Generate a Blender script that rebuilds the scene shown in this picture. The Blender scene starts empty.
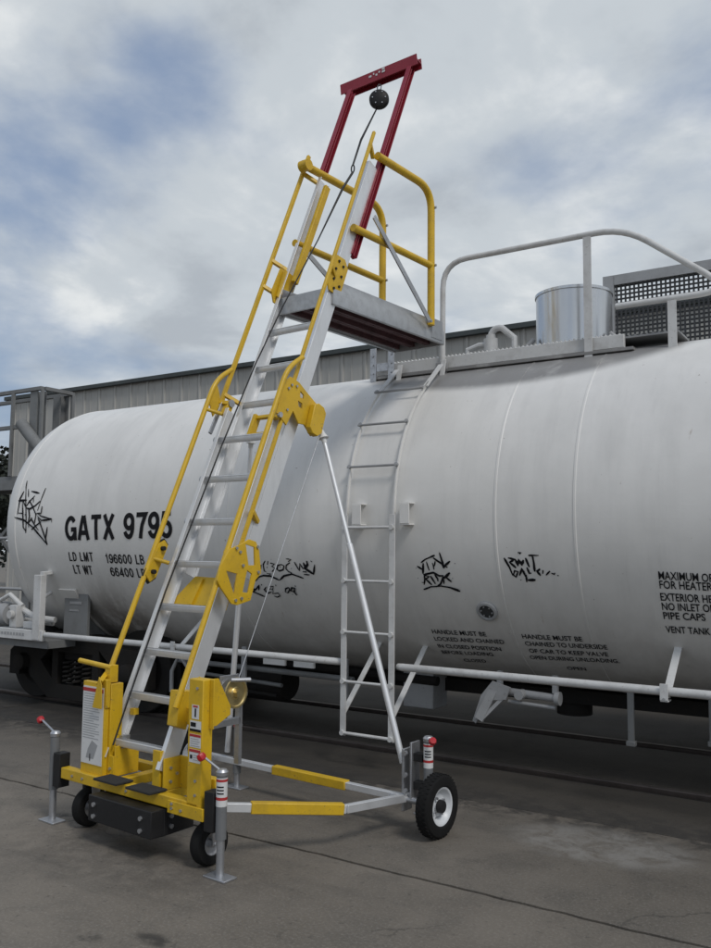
import bpy, bmesh, math, random
from mathutils import Vector, Matrix, noise
random.seed(7)
rad = math.radians
sc = bpy.context.scene
col = sc.collection

# ------------------------------------------------------------------ camera
F, TH, PT, RO, H = 867.0, rad(32.94), rad(5.28), rad(.56), 1.8
fh = Vector((-math.sin(TH), math.cos(TH), 0)); R0 = Vector((math.cos(TH), math.sin(TH), 0)); Z = Vector((0, 0, 1))
FW = math.cos(PT)*fh + math.sin(PT)*Z; U0 = -math.sin(PT)*fh + math.cos(PT)*Z
RT = math.cos(RO)*R0 + math.sin(RO)*U0; UP = -math.sin(RO)*R0 + math.cos(RO)*U0
cd = bpy.data.cameras.new('camera'); cam = bpy.data.objects.new('camera', cd); col.objects.link(cam)
m = Matrix((RT, UP, -FW)).transposed().to_4x4(); m.translation = (0, 0, H); cam.matrix_world = m
cd.sensor_fit = 'VERTICAL'; cd.sensor_height = 36; cd.lens = 36*F/948
cd.clip_start = .05; cd.clip_end = 3000
sc.camera = cam

# ------------------------------------------------------------------ light
SUN_EL, SUN_AZ = rad(50), rad(115)          # azimuth measured from +Y clockwise
sun = bpy.data.lights.new('sun', 'SUN'); sun.energy = 1.25; sun.angle = rad(14); sun.color = (1, .965, .92)
so = bpy.data.objects.new('sun', sun); col.objects.link(so)
sd = Vector((math.sin(SUN_AZ)*math.cos(SUN_EL), math.cos(SUN_AZ)*math.cos(SUN_EL), math.sin(SUN_EL)))
so.rotation_euler = sd.to_track_quat('Z', 'Y').to_euler(); so.location = sd*40

W = bpy.data.worlds.new('World'); sc.world = W; W.use_nodes = True
nt = W.node_tree; nt.nodes.clear()
def wn(t, **k):
    n = nt.nodes.new(t)
    for a, b in k.items(): setattr(n, a, b)
    return n
L = nt.links.new
out = wn('ShaderNodeOutputWorld'); bg = wn('ShaderNodeBackground'); L(bg.outputs[0], out.inputs[0])
bg.inputs[1].default_value = .1
sky = wn('ShaderNodeTexSky', sky_type='NISHITA', sun_disc=False, sun_elevation=SUN_EL, sun_rotation=SUN_AZ, air_density=1.3, dust_density=2.0, ozone_density=1.2)
tc = wn('ShaderNodeTexCoord'); sep = wn('ShaderNodeSeparateXYZ'); L(tc.outputs['Generated'], sep.inputs[0])
def mt(op, a, b=None, c=None, clamp=False):
    n = wn('ShaderNodeMath', operation=op, use_clamp=clamp)
    for i, v in enumerate((a, b, c)):
        if v is None: continue
        if isinstance(v, (int, float)): n.inputs[i].default_value = v
        else: L(v, n.inputs[i])
    return n.outputs[0]
zz = mt('ADD', mt('MAXIMUM', sep.outputs[2], 0), .22)
cx = mt('DIVIDE', sep.outputs[0], zz); cy = mt('DIVIDE', sep.outputs[1], zz)
cmb = wn('ShaderNodeCombineXYZ'); L(cx, cmb.inputs[0]); L(cy, cmb.inputs[1])
def cloud(scale, off, det, rough, dist):
    mp = wn('ShaderNodeMapping'); mp.inputs['Location'].default_value = off; L(cmb.outputs[0], mp.inputs[0])
    n = wn('ShaderNodeTexNoise'); n.inputs['Scale'].default_value = scale; n.inputs['Detail'].default_value = det
    n.inputs['Roughness'].default_value = rough; n.inputs['Distortion'].default_value = dist; L(mp.outputs[0], n.inputs['Vector'])
    return n.outputs[0]
def ramp(inp, stops):
    r = wn('ShaderNodeValToRGB'); L(inp, r.inputs[0]); r.color_ramp.interpolation = 'EASE'
    while len(r.color_ramp.elements) < len(stops): r.color_ramp.elements.new(.5)
    for e, (p, c) in zip(r.color_ramp.elements, stops): e.position = p; e.color = (*c, 1) if len(c) == 3 else c
    return r.outputs[0]
c1 = cloud(1.25, (5.8, 25.7, 2), 9, .53, .2)
c2 = cloud(2.3, (8.8, 6.6, 3), 8, .55, .2)
cover = ramp(c1, [(.36, (.04, .04, .04)), (.57, (1, 1, 1))])
shade = ramp(c2, [(.32, (4.1, 4.5, 4.95)), (.49, (5.3, 5.75, 6.15)), (.66, (7.4, 7.65, 7.75))])
blue = wn('ShaderNodeMix', data_type='RGBA'); blue.inputs[0].default_value = .72
L(sky.outputs[0], blue.inputs[6]); blue.inputs[7].default_value = (2.45, 3.2, 4.7, 1)
mx = wn('ShaderNodeMix', data_type='RGBA'); L(cover, mx.inputs[0]); L(blue.outputs[2], mx.inputs[6]); L(shade, mx.inputs[7])
L(mx.outputs[2], bg.inputs[0])
sc.view_settings.view_transform = 'Standard'; sc.view_settings.look = 'None'
sc.view_settings.exposure = .08; sc.view_settings.gamma = 1

# ------------------------------------------------------------------ materials
class NB:
    def __init__(s, name):
        s.m = bpy.data.materials.new(name); s.m.use_nodes = True; s.t = s.m.node_tree
        s.b = s.t.nodes['Principled BSDF']; s.co = s.t.nodes.new('ShaderNodeTexCoord')
    def n(s, t, **k):
        n = s.t.nodes.new(t)
        for a, b in k.items(): setattr(n, a, b)
        return n
    def l(s, a, b): s.t.links.new(a, b)
    def noise(s, scale, det=4, rough=.6, stretch=(1, 1, 1), dist=0, loc=(0, 0, 0)):
        mp = s.n('ShaderNodeMapping'); mp.inputs['Scale'].default_value = stretch; mp.inputs['Location'].default_value = loc
        s.l(s.co.outputs['Object'], mp.inputs[0])
        n = s.n('ShaderNodeTexNoise'); n.inputs['Scale'].default_value = scale; n.inputs['Detail'].default_value = det
        n.inputs['Roughness'].default_value = rough; n.inputs['Distortion'].default_value = dist; s.l(mp.outputs[0], n.inputs['Vector']); return n.outputs[0]
    def ramp(s, inp, a, b, ca=0, cb=1):
        r = s.n('ShaderNodeMapRange', interpolation_type='SMOOTHSTEP'); s.l(inp, r.inputs[0])
        for i, v in enumerate((a, b, ca, cb)): r.inputs[i+1].default_value = v
        return r.outputs[0]
    def mix(s, f, a, b):
        n = s.n('ShaderNodeMix', data_type='RGBA')
        for i, v in ((0, f), (6, a), (7, b)):
            if isinstance(v, (int, float)): n.inputs[i].default_value = v
            elif isinstance(v, tuple): n.inputs[i].default_value = (*v, 1)
            else: s.l(v, n.inputs[i])
        return n.outputs[2]
    def math(s, op, a, b, clamp=False):
        n = s.n('ShaderNodeMath', operation=op, use_clamp=clamp)
        for i, v in enumerate((a, b)):
            if isinstance(v, (int, float)): n.inputs[i].default_value = v
            else: s.l(v, n.inputs[i])
        return n.outputs[0]
    def blob(s, c, r, soft=.5):
        mp = s.n('ShaderNodeMapping', vector_type='POINT'); mp.inputs['Location'].default_value = tuple(-a/b for a, b in zip(c, r))
        mp.inputs['Scale'].default_value = tuple(1/b for b in r); s.l(s.co.outputs['Object'], mp.inputs[0])
        g = s.n('ShaderNodeVectorMath', operation='LENGTH'); s.l(mp.outputs[0], g.inputs[0])
        return s.ramp(g.outputs['Value'], 1-soft, 1+soft, 1, 0)
    def bump(s, h, d, st=1):
        n = s.n('ShaderNodeBump'); n.inputs['Distance'].default_value = d; n.inputs['Strength'].default_value = st
        s.l(h, n.inputs['Height']); s.l(n.outputs[0], s.b.inputs['Normal'])
    def set(s, **k):
        for a, v in k.items():
            i = s.b.inputs[a.replace('_', ' ')]
            if isinstance(v, (int, float)): i.default_value = v
            elif isinstance(v, tuple): i.default_value = (*v, 1)
            else: s.l(v, i)
        return s.m

def paint(name, c, rough=.35, dirt=.35, dc=(.05, .045, .04), scale=6, metal=0, chips=None):
    b = NB(name); n1 = b.noise(scale, 6, .65); n2 = b.noise(scale*7, 4, .6)
    f = b.ramp(n1, .42, .72, 0, dirt); cc = b.mix(f, c, tuple(x*.55+y*.45 for x, y in zip(c, dc)))
    f2 = b.ramp(n2, .58, .8, 0, dirt*.8); cc = b.mix(f2, cc, dc)
    if chips: cc = b.mix(b.ramp(b.noise(scale*5, 3, .7, loc=(5, 5, 5)), .66, .7, 0, 1), cc, chips)
    b.bump(n2, .0015, .4)
    return b.set(Base_Color=cc, Roughness=b.ramp(n1, .2, .8, rough-.06, rough+.16), Metallic=metal)
def metal(name, c, rough, dirt=.3, stretch=(1, 1, 1), scale=14):
    b = NB(name); n1 = b.noise(scale, 6, .65, stretch); n2 = b.noise(2.5, 4)
    cc = b.mix(b.ramp(n1, .4, .75, 0, dirt), c, tuple(x*.5 for x in c)); cc = b.mix(b.ramp(n2, .45, .75, 0, dirt*.6), cc, tuple(x*.62 for x in c))
    b.bump(n1, .001, .3)
    return b.set(Base_Color=cc, Roughness=b.ramp(n1, .25, .75, rough-.08, rough+.14), Metallic=.85)
M = {}
M['yellow'] = paint('yellow_powder_coat', (.66, .415, .016), .38, .5, (.12, .08, .03), 7, 0, (.30, .2, .06))
M['red'] = paint('red_powder_coat', (.27, .016, .032), .42, .4, (.05, .01, .012))
M['alu'] = metal('mill_aluminium', (.78, .79, .80), .46, .2, (1, 1, .3), 10); M['alu'].node_tree.nodes['Principled BSDF'].inputs['Metallic'].default_value = .6
M['alu2'] = metal('platform_aluminium', (.50, .51, .52), .5, .35)
M['galv'] = metal('galvanised_steel', (.50, .51, .53), .42, .45, scale=30)
M['shiny'] = metal('bright_sheet_steel', (.60, .61, .62), .2, .12, (1, 1, .12), 2.5)
M['brass'] = metal('yellow_zinc_steel', (.62, .5, .24), .34, .2)
M['black'] = paint('black_steel', (.018, .018, .019), .45, .3, (.06, .055, .05))
M['rubber'] = paint('tyre_rubber', (.010, .010, .010), .88, .4, (.035, .032, .03), 9)
M['grip'] = paint('black_grip_pad', (.022, .022, .022), .95, .5, (.06, .06, .055), 20)
M['rim'] = paint('white_wheel_rim', (.66, .68, .70), .35, .2)
M['print'] = NB('black_print').set(Base_Color=(.012, .012, .014), Roughness=.8, Specular_IOR_Level=.2)
M['redprint'] = NB('red_print').set(Base_Color=(.42, .03, .03), Roughness=.5)
M['marker'] = NB('marker_ink').set(Base_Color=(.008, .008, .01), Roughness=.8, Specular_IOR_Level=.2)
M['label'] = paint('white_label', (.68, .68, .67), .4, .2)
M['knob'] = NB('red_knob').set(Base_Color=(.45, .012, .02), Roughness=.35)
M['wpaint'] = paint('white_fitting_paint', (.62, .62, .61), .5, .6, (.17, .15, .13), 5)
M['gpaint'] = paint('grey_fitting_paint', (.34, .345, .35), .55, .6, (.12, .11, .10), 4)
M['truck'] = paint('grimy_cast_iron', (.017, .016, .015), .85, .7, (.04, .032, .025), 5)
M['steeld'] = paint('structure_steel', (.19, .195, .195), .6, .6, (.09, .08, .07), 3)
M['plank'] = paint('red_brown_underside', (.085, .034, .038), .7, .95, (.012, .011, .011), 9)
M['screen'] = paint('dark_screen', (.035, .037, .04), .6, .4, (.07, .06, .05))
M['roof'] = paint('dark_roof_trim', (.055, .065, .065), .6, .5, (.03, .03, .03), 2)
M['joint'] = paint('joint_filler', (.018, .017, .016), .95, .3, (.04, .038, .035))
M['pale'] = paint('sleeve_grey', (.16, .165, .17), .5, .3)
M['leaf'] = paint('dark_foliage', (.022, .028, .02), .8, .4, (.014, .016, .012))

# tank paint: white with rain streaks, dirt round the manway and grime towards the sill
b = NB('tank_white_paint')
st = b.noise(3.0, 7, .6, (1.6, .6, .16)); st2 = b.noise(9, 6, .65, (1.4, .5, .10)); big = b.noise(.8, 5, .6)
fine = b.noise(40, 4, .6)
base = b.mix(b.ramp(big, .35, .7), (.77, .758, .73), (.68, .67, .645))
base = b.mix(b.ramp(st, .45, .75, 0, .22), base, (.42, .415, .405))
base = b.mix(b.ramp(st2, .55, .85, 0, .2), base, (.34, .325, .31))
spx = b.math('MULTIPLY', b.blob((-3.05, 7.3, 3.75), (1.62, 1.2, .50), .10), b.ramp(b.noise(2.2, 6, .65, dist=.4), .28, .46, .6, .95))
base = b.mix(spx, base, (.21, .205, .20))
sepz = b.n('ShaderNodeSeparateXYZ'); b.l(b.co.outputs['Object'], sepz.inputs[0])
low = b.math('MULTIPLY', b.ramp(sepz.outputs[2], .62, 2.0, 1, 0), b.ramp(b.noise(4, 6, .7, (1, 1, .35)), .25, .75, .45, 1))
base = b.mix(b.math('MULTIPLY', low, .48), base, (.21, .19, .165))
drip = b.math('MULTIPLY', b.blob((-7.6, 6.8, .75), (.7, .8, .6), .5), b.ramp(b.noise(5, 6, .7, (1.2, 1, .4)), .2, .6))
base = b.mix(b.math('MULTIPLY', drip, .75), base, (.10, .075, .055))
run = b.math('MULTIPLY', b.ramp(b.noise(13, 5, .7, (1.0, .5, .035), 0, (2, 5, 1)), .66, .74, 0, 1), b.ramp(b.noise(1.3, 3, .5, loc=(7, 7, 7)), .5, .6)); base = b.mix(b.math('MULTIPLY', run, .45), base, (.30, .22, .15))
speck = b.ramp(b.noise(26, 2, .5, loc=(3, 1, 2)), .74, .78, 0, .5); base = b.mix(speck, base, (.2, .14, .10))
b.bump(b.math('ADD', b.math('MULTIPLY', fine, .06), b.noise(1.6, 3, .45)), .016, .5)
M['tank'] = b.set(Base_Color=base, Roughness=b.ramp(st, .3, .7, .34, .5))

b = NB('weld_seam_grime'); M['seam'] = b.set(Base_Color=b.mix(b.ramp(b.noise(5, 5, .7), .35, .65), (.64, .64, .635), (.52, .51, .50)), Roughness=.6)

# concrete
def concrete(name, k=1.0, stains_shade=True):
    b = NB(name); big = b.noise(.45, 6, .62); mid = b.noise(2.6, 7, .68, dist=.3); fine = b.noise(60, 5, .7); grit = b.noise(210, 2, .5)
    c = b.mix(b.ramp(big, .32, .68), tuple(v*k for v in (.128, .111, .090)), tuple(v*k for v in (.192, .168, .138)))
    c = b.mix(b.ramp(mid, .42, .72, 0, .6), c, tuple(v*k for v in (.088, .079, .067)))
    c = b.mix(b.ramp(fine, .45, .75, 0, .6), c, tuple(v*k for v in (.26, .24, .21)))
    c = b.mix(b.ramp(grit, .58, .75, 0, .45), c, tuple(v*k for v in (.05, .047, .043)))
    pit = b.noise(24, 3, .6, loc=(4, 4, 0)); c = b.mix(b.ramp(pit, .60, .72, 0, .55), c, tuple(v*k for v in (.055, .05, .043)))
    c = b.mix(b.ramp(b.noise(1.1, 5, .7, (.35, 2.2, 1), .4), .52, .74, 0, .4), c, tuple(v*k for v in (.07, .064, .056)))
    vo = b.n('ShaderNodeTexVoronoi', feature='DISTANCE_TO_EDGE'); vo.inputs['Scale'].default_value = .55
    wp = b.n('ShaderNodeVectorMath', operation='ADD'); nz = b.n('ShaderNodeTexNoise'); nz.inputs['Scale'].default_value = 2.2; nz.inputs['Detail'].default_value = 6; b.l(b.co.outputs['Object'], nz.inputs['Vector'])
    b.l(b.co.outputs['Object'], wp.inputs[0]); b.l(nz.outputs['Color'], wp.inputs[1]); b.l(wp.outputs[0], vo.inputs['Vector'])
    hair = b.math('MULTIPLY', b.ramp(vo.outputs['Distance'], .002, .008, 1, 0), b.ramp(b.noise(.7, 4, .6, loc=(9, 2, 0)), .5, .58)); c = b.mix(b.math('MULTIPLY', hair, .4), c, (.02, .018, .016))
    if stains_shade:
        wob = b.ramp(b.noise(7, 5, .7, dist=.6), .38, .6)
        for cc, r, f in (((-7.8, 6.9, 0), (2.3, 1.1, 1), .9), ((-8.0, 6.6, 0), (1.9, .8, 1), .8), ((-1.6, 6.05, 0), (3.4, .28, 1), .75), ((-5.2, 5.95, 0), (2.2, .3, 1), .5), ((-4.9, 4.05, 0), (.16, .07, 1), .8), ((-3.05, 3.05, 0), (.13, .05, 1), .85), ((-3.35, 2.9, 0), (.10, .04, 1), .7), ((-4.0, 3.75, 0), (1.0, .42, 1), .3), ((-3.2, 5.2, 0), (.6, .3, 1), .35), ((-2.2, 2.9, 0), (.5, .16, 1), .3)):  # first two: oil plus painted shade under the truck; long bands simply darker
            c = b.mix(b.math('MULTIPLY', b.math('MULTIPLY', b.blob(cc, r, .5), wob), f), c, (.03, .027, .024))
        c = b.mix(b.math('MULTIPLY', b.math('MULTIPLY', b.blob((-1.75, 5.55, 0), (.55, .32, 1), .3), b.ramp(b.noise(5, 6, .75, dist=.5), .34, .62)), .7), c, (.26, .25, .23))
    b.bump(b.math('ADD', b.math('MULTIPLY', fine, .5), mid), .006, .55)
    return b.set(Base_Color=c, Roughness=b.ramp(big, .3, .7, .62, .88))
for k_ in ('truck', 'rubber', 'black'): M[k_].node_tree.nodes['Principled BSDF'].inputs['Specular IOR Level'].default_value = .25
M['conc'] = concrete('worn_concrete', .84); M['conca'] = concrete('pale_concrete', 1.08); M['conc2'] = concrete('shaded_track_concrete', .4, True); M['concm'] = concrete('dark_concrete', .3, True); M['conc3'] = concrete('far_concrete', 1.0, False)  # track copy has shade under the car darkened in; rail-side slab simply darker
b = NB('corrugated_wall'); bt = b.noise(1.2, 6, .6, (1, 1, .12)); M['wall'] = b.set(Base_Color=b.mix(b.ramp(bt, .35, .75), (.44, .43, .40), (.33, .32, .295)), Roughness=.5)
b = NB('rail_steel'); M['rail'] = b.set(Base_Color=b.mix(b.noise(8, 5), (.12, .10, .09), (.05, .04, .035)), Roughness=.45, Metallic=.7)

# ------------------------------------------------------------------ mesh helpers
class MB:
    def __init__(s): s.v = []; s.f = []
    def add(s, vs, fs):
        o = len(s.v); s.v += [tuple(v) for v in vs]; s.f += [tuple(i+o for i in f) for f in fs]; return s
    def box(s, a, b2):
        (x0, y0, z0), (x1, y1, z1) = a, b2
        x0, x1 = sorted((x0, x1)); y0, y1 = sorted((y0, y1)); z0, z1 = sorted((z0, z1))
        return s.add([(x0, y0, z0), (x1, y0, z0), (x1, y1, z0), (x0, y1, z0), (x0, y0, z1), (x1, y0, z1), (x1, y1, z1), (x0, y1, z1)],
                     [(0, 3, 2, 1), (4, 5, 6, 7), (0, 1, 5, 4), (1, 2, 6, 5), (2, 3, 7, 6), (3, 0, 4, 7)])
    def bar(s, p, q, w, h, up=(0, 0, 1), pts=None):
        """a profile swept straight from p to q; default a w x h rectangle"""
        p, q = Vector(p), Vector(q); d = (q-p).normalized(); up = Vector(up)
        sx = d.cross(up)
        if sx.length < 1e-4: sx = d.cross(Vector((0, 1, 0)))
        sx.normalize(); sy = sx.cross(d).normalized()
        pr = pts or [(-w/2, -h/2), (w/2, -h/2), (w/2, h/2), (-w/2, h/2)]; n = len(pr)
        vs = [p+sx*a+sy*c for a, c in pr]+[q+sx*a+sy*c for a, c in pr]
        fs = [(i, (i+1) % n, n+(i+1) % n, n+i) for i in range(n)]+[tuple(range(n-1, -1, -1)), tuple(range(n, 2*n))]
        return s.add(vs, fs)
    def tube(s, path, r, n=10, caps=True):
        P = [Vector(p) for p in path]; rr = r if isinstance(r, (list, tuple)) else [r]*len(P)
        t0 = (P[1]-P[0]).normalized(); a = t0.cross(Vector((0, 0, 1)))
        if a.length < 1e-3: a = t0.cross(Vector((0, 1, 0)))
        a.normalize(); vs = []
        for i, p in enumerate(P):
            if i == 0: t = P[1]-P[0]
            elif i == len(P)-1: t = P[-1]-P[-2]
            else: t = (P[i+1]-p).normalized()+(p-P[i-1]).normalized()
            t.normalize(); a = (a-t*a.dot(t)).normalized(); c = t.cross(a)
            vs += [p+(a*math.cos(k*math.tau/n)+c*math.sin(k*math.tau/n))*rr[i] for k in range(n)]
        fs = [(i*n+k, i*n+(k+1) % n, (i+1)*n+(k+1) % n, (i+1)*n+k) for i in range(len(P)-1) for k in range(n)]
        if caps: fs += [tuple(range(n-1, -1, -1)), tuple((len(P)-1)*n+k for k in range(n))]
        return s.add(vs, fs)
    def lathe(s, c, axis, prof, n=28, a0=0, a1=math.tau):
        """prof: list of (distance along axis, radius)"""
        c = Vector(c); ax = Vector(axis).normalized(); a = ax.orthogonal().normalized(); bb = ax.cross(a); full = abs(a1-a0-math.tau) < 1e-6
        m_ = n if full else n+1; vs = []
        for (h, r) in prof:
            vs += [c+ax*h+(a*math.cos(a0+(a1-a0)*k/n)+bb*math.sin(a0+(a1-a0)*k/n))*r for k in range(m_)]
        fs = []
        for i in range(len(prof)-1):
            for k in range(n):
                fs.append((i*m_+k, i*m_+(k+1) % m_, (i+1)*m_+(k+1) % m_, (i+1)*m_+k))
        return s.add(vs, fs)
    def cyl(s, c, axis, r, h, n=16): return s.lathe(c, axis, [(0, 0.0005), (0, r), (h, r), (h, .0005)], n)
    def prism(s, pts, a, bv, cv, o, th):
        """polygon pts in frame (a,bv) at o, thickened along cv"""
        a, bv, cv, o = map(Vector, (a, bv, cv, o)); n = len(pts)
        vs = [o+a*x+bv*y for x, y in pts]+[o+a*x+bv*y+cv*th for x, y in pts]
        return s.add(vs, [tuple(range(n)), tuple(range(2*n-1, n-1, -1))]+[(i, n+i, n+(i+1) % n, (i+1) % n) for i in range(n)])
    def build(s, name, mat, parent=None, smooth=35, bevel=0, off=None):
        me = bpy.data.meshes.new(name); me.from_pydata(s.v, [], s.f); me.materials.append(M[mat] if isinstance(mat, str) else mat)
        bm = bmesh.new(); bm.from_mesh(me); bmesh.ops.remove_doubles(bm, verts=bm.verts, dist=1e-5); bmesh.ops.recalc_face_normals(bm, faces=bm.faces)
        bm.to_mesh(me); bm.free()
        for p in me.polygons: p.use_smooth = True
        me.set_sharp_from_angle(angle=rad(smooth))
        o = bpy.data.objects.new(name, me); col.objects.link(o)
        if bevel:
            md = o.modifiers.new('bevel', 'BEVEL'); md.width = bevel; md.segments = 2; md.limit_method = 'ANGLE'; md.angle_limit = rad(40); md.harden_normals = False
        return under(o, parent)
def under(o, parent):
    if parent is not None:
        o.parent = parent
        if parent.get('_w'):
            o.location = tuple(-c for c in parent.location)
    return o
def tag(o, label=None, cat=None, group=None, kind=None):
    if label: o['label'] = label
    if cat: o['category'] = cat
    if group: o['group'] = group
    if kind: o['kind'] = kind
    return o
def thing(name, label, cat, loc=(0, 0, 0), rz=0, group=None, world=False):
    o = bpy.data.objects.new(name, None); col.objects.link(o); o.location = loc; o.rotation_euler = (0, 0, rz); o.empty_display_size = .2
    if world: o['_w'] = 1
    return tag(o, label, cat, group)
def curve_plate(name, mat, parent, outlines, th, fr):
    """filled outline with holes, extruded, mapped by fr(x,y,z)"""
    cu = bpy.data.curves.new('tmp', 'CURVE'); cu.dimensions = '2D'; cu.fill_mode = 'BOTH'; cu.extrude = th/2; cu.bevel_depth = .002
    for pl in outlines:
        sp = cu.splines.new('POLY'); sp.points.add(len(pl)-1); sp.use_cyclic_u = True
        for q, (x, y) in zip(sp.points, pl): q.co = (x, y, 0, 1)
    to = bpy.data.objects.new('tmp', cu); me = bpy.data.meshes.new_from_object(to)
    bpy.data.objects.remove(to); bpy.data.curves.remove(cu)
    mb = MB(); mb.v = [tuple(fr(*v.co)) for v in me.vertices]; mb.f = [tuple(p.vertices) for p in me.polygons]; bpy.data.meshes.remove(me)
    return mb.build(name, mat, parent)
def arc(p0, p1, p2, r, n=6):
    """rounded corner points p0-p1-p2"""
    p0, p1, p2 = map(Vector, (p0, p1, p2)); a = (p0-p1).normalized(); c = (p2-p1).normalized()
    A = p1+a*r; B = p1+c*r
    return [(A*(1-t)**2+p1*2*t*(1-t)+B*t*t) for t in [i/n for i in range(n+1)]]

# ------------------------------------------------------------------ ground, pavement, track
g = MB(); g.add([(-600, -600, -.035), (600, -600, -.035), (600, 900, -.035), (-600, 900, -.035)], [(0, 1, 2, 3)])
tag(g.build('ground', 'conc3'), kind='structure')
pav = MB(); pav.add([(-30, -6, -.030), (14, -6, -.030), (14, 7.05, -.030), (-30, 7.05, -.030)], [(0, 1, 2, 3)]); pav = pav.build('pavement', 'joint'); tag(pav, kind='structure')
def edge_line(y, x0, x1, seed, amp):
    n = 260; out_ = []
    for i in range(n+1):
        x = x0+(x1-x0)*i/n
        out_.append((x, y+amp*noise.noise(Vector((x*6, seed, 0)))+amp*.8*noise.noise(Vector((x*1.1, seed+4, 0)))))
    return out_
def slab(y0, y1, x0, x1, s0, s1, mat, parent, a0=.012, a1=.012, top=0):
    lo = edge_line(y0, x0, x1, s0, a0); hi = edge_line(y1, x0, x1, s1, a1); n = len(lo); v = []; f = []
    for (x, y) in lo: v.append((x, y, -.028)); v.append((x, y, top-.003)); v.append((x, y+.006, top))
    for (x, y) in hi: v.append((x, y-.006, top)); v.append((x, y, top-.003)); v.append((x, y, -.028))
    k = 3*n
    for i in range(n-1):
        a, c = 3*i, 3*(i+1); f += [(a, c, c+1, a+1), (a+1, c+1, c+2, a+2), (a+2, c+2, k+c, k+a), (k+a, k+c, k+c+1, k+a+1), (k+a+1, k+c+1, k+c+2, k+a+2)]
    f += [(0, 1, 2, k, k+1, k+2), (3*n-3, 3*n-2, 3*n-1, k+3*n-3, k+3*n-2, k+3*n-1)]
    q = MB(); q.add(v, f); return q.build('concrete_slab', mat, parent)
xs = [(-30, -19), (-18.98, -8.9), (-8.88, 2.5), (2.52, 14)]
for x0, x1 in xs:
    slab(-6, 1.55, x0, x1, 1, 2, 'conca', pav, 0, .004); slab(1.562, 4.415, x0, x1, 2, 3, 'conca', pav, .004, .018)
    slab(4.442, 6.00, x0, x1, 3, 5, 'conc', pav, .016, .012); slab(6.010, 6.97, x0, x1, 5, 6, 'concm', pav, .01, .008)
# track bed with two embedded rails
tb = MB(); tb.box((-30, 7.052, -.031), (14, 8.95, -.024)); tb = tb.build('track_bed', 'joint'); tag(tb, kind='structure')
for x0, x1 in xs:
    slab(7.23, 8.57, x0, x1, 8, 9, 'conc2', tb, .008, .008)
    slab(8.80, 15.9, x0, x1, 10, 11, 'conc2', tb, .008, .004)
RP = [(-.036, .0), (-.036, -.035), (.036, -.035), (.036, 0), (.030, .008), (-.030, .008)]
for y in (7.11, 8.70):
    r = MB(); r.bar((-30, y, .012), (14, y, .012), 0, 0, pts=RP); r.build('rail', 'rail', tb)

# ------------------------------------------------------------------ building behind
bd = thing('warehouse', 'long grey corrugated metal warehouse with dark roof trim behind the tank car', 'building', (-6, 16, 0), world=True)
q = MB(); q.box((-22.6, 16.06, 0), (12, 30, 6.35)); q.build('wall', 'wall', bd)
pw = .62; prof = [(0, 0), (.04, 0), (.06, -.035), (.10, -.035), (.12, 0), (.29, 0), (.30, -.012), (.33, -.012), (.34, 0), (.60, 0), (.615, .012)]
pm = MB(); vs = []; fs = []
for (x, y) in prof: vs += [(x, y, .02), (x, y, 6.34)]
for i in range(len(prof)-1): fs.append((2*i, 2*i+2, 2*i+3, 2*i+1))
first = None
for i in range(55):
    x = -22.6+i*pw
    if first is None:
        pm.add(vs, fs); first = pm.build('wall_panel', 'wall', bd); o = first
    else:
        o = bpy.data.objects.new('wall_panel', first.data); col.objects.link(o); o.parent = bd
    o.location = (x+6, 16.0-16, 0)
q = MB(); q.box((-22.9, 15.86, 6.29), (12.3, 15.96, 6.40)); q.build('gutter', 'roof', bd, bevel=.01)
q = MB(); q.prism([(15.9, 6.405), (30.3, 6.405), (23, 8.2)], (0, 1, 0), (0, 0, 1), (1, 0, 0), (-22.8, 0, 0), 35); q.build('roof', 'roof', bd)

# ------------------------------------------------------------------ steel loading structure at left
ls = thing('loading_platform', 'grey steel loading platform with posts and top railing at the left end', 'platform', (-15, 11, 0), world=True)
for x, y in ((-14.75, 11), (-17.3, 11), (-14.75, 11.55), (-17.3, 11.55)):
    q = MB(); q.bar((x, y, 0), (x, y, 5.0), 0, 0, up=(0, 1, 0), pts=[(-.11, -.11), (.11, -.11), (.11, -.09), (.012, -.09), (.012, .09), (.11, .09), (.11, .11), (-.11, .11), (-.11, .09), (-.012, .09), (-.012, -.09), (-.11, -.09)])
    q.build('post', 'steeld', ls)
q = MB(); q.box((-17.5, 10.9, 3.22), (-14.6, 11.7, 3.30)); q.build('deck', 'steeld', ls)
for y in (10.88, 11.66):
    q = MB(); q.box((-17.5, y-.04, 3.02), (-14.6, y+.04, 3.215)); q.build('deck_beam', 'steeld', ls)
for p_, q_ in (((-17.4, 10.9, 5.03), (-14.5, 10.9, 5.03)), ((-14.5, 10.95, 5.03), (-14.5, 11.6, 5.03)), ((-17.4, 11.64, 5.03), (-14.5, 11.64, 5.03)), ((-17.4, 10.9, 4.3), (-15.0, 10.9, 4.3))):
    q = MB(); q.bar(p_, q_, .09, .07); q.build('top_rail', 'steeld', ls)
for x, y in ((-14.5, 10.9), (-14.5, 11.64), (-15.35, 10.85), (-16.1, 10.85)):
    q = MB(); q.bar((x, y, 3.3), (x, y, 4.99), .06, .06); q.build('rail_post', 'steeld', ls)
q = MB(); q.tube([(-15.0, 10.8, 4.35), (-13.85, 10.9, 3.25)], .12, 12); q.build('loading_pipe', 'steeld', ls)
for a_, b_ in (((-14.75, 11.13, 3.0), (-17.2, 11.13, 1.1)), ((-17.2, 11.16, 3.0), (-14.75, 11.16, 1.1))):
    q = MB(); q.bar(a_, b_, .07, .07); q.build('brace', 'steeld', ls)
for z_ in (2.05, 1.05):
    q = MB(); q.tube([(-17.3, 10.86, z_), (-14.7, 10.86, z_)], .03, 8); q.build('cross_pipe', 'gpaint', ls)
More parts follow.
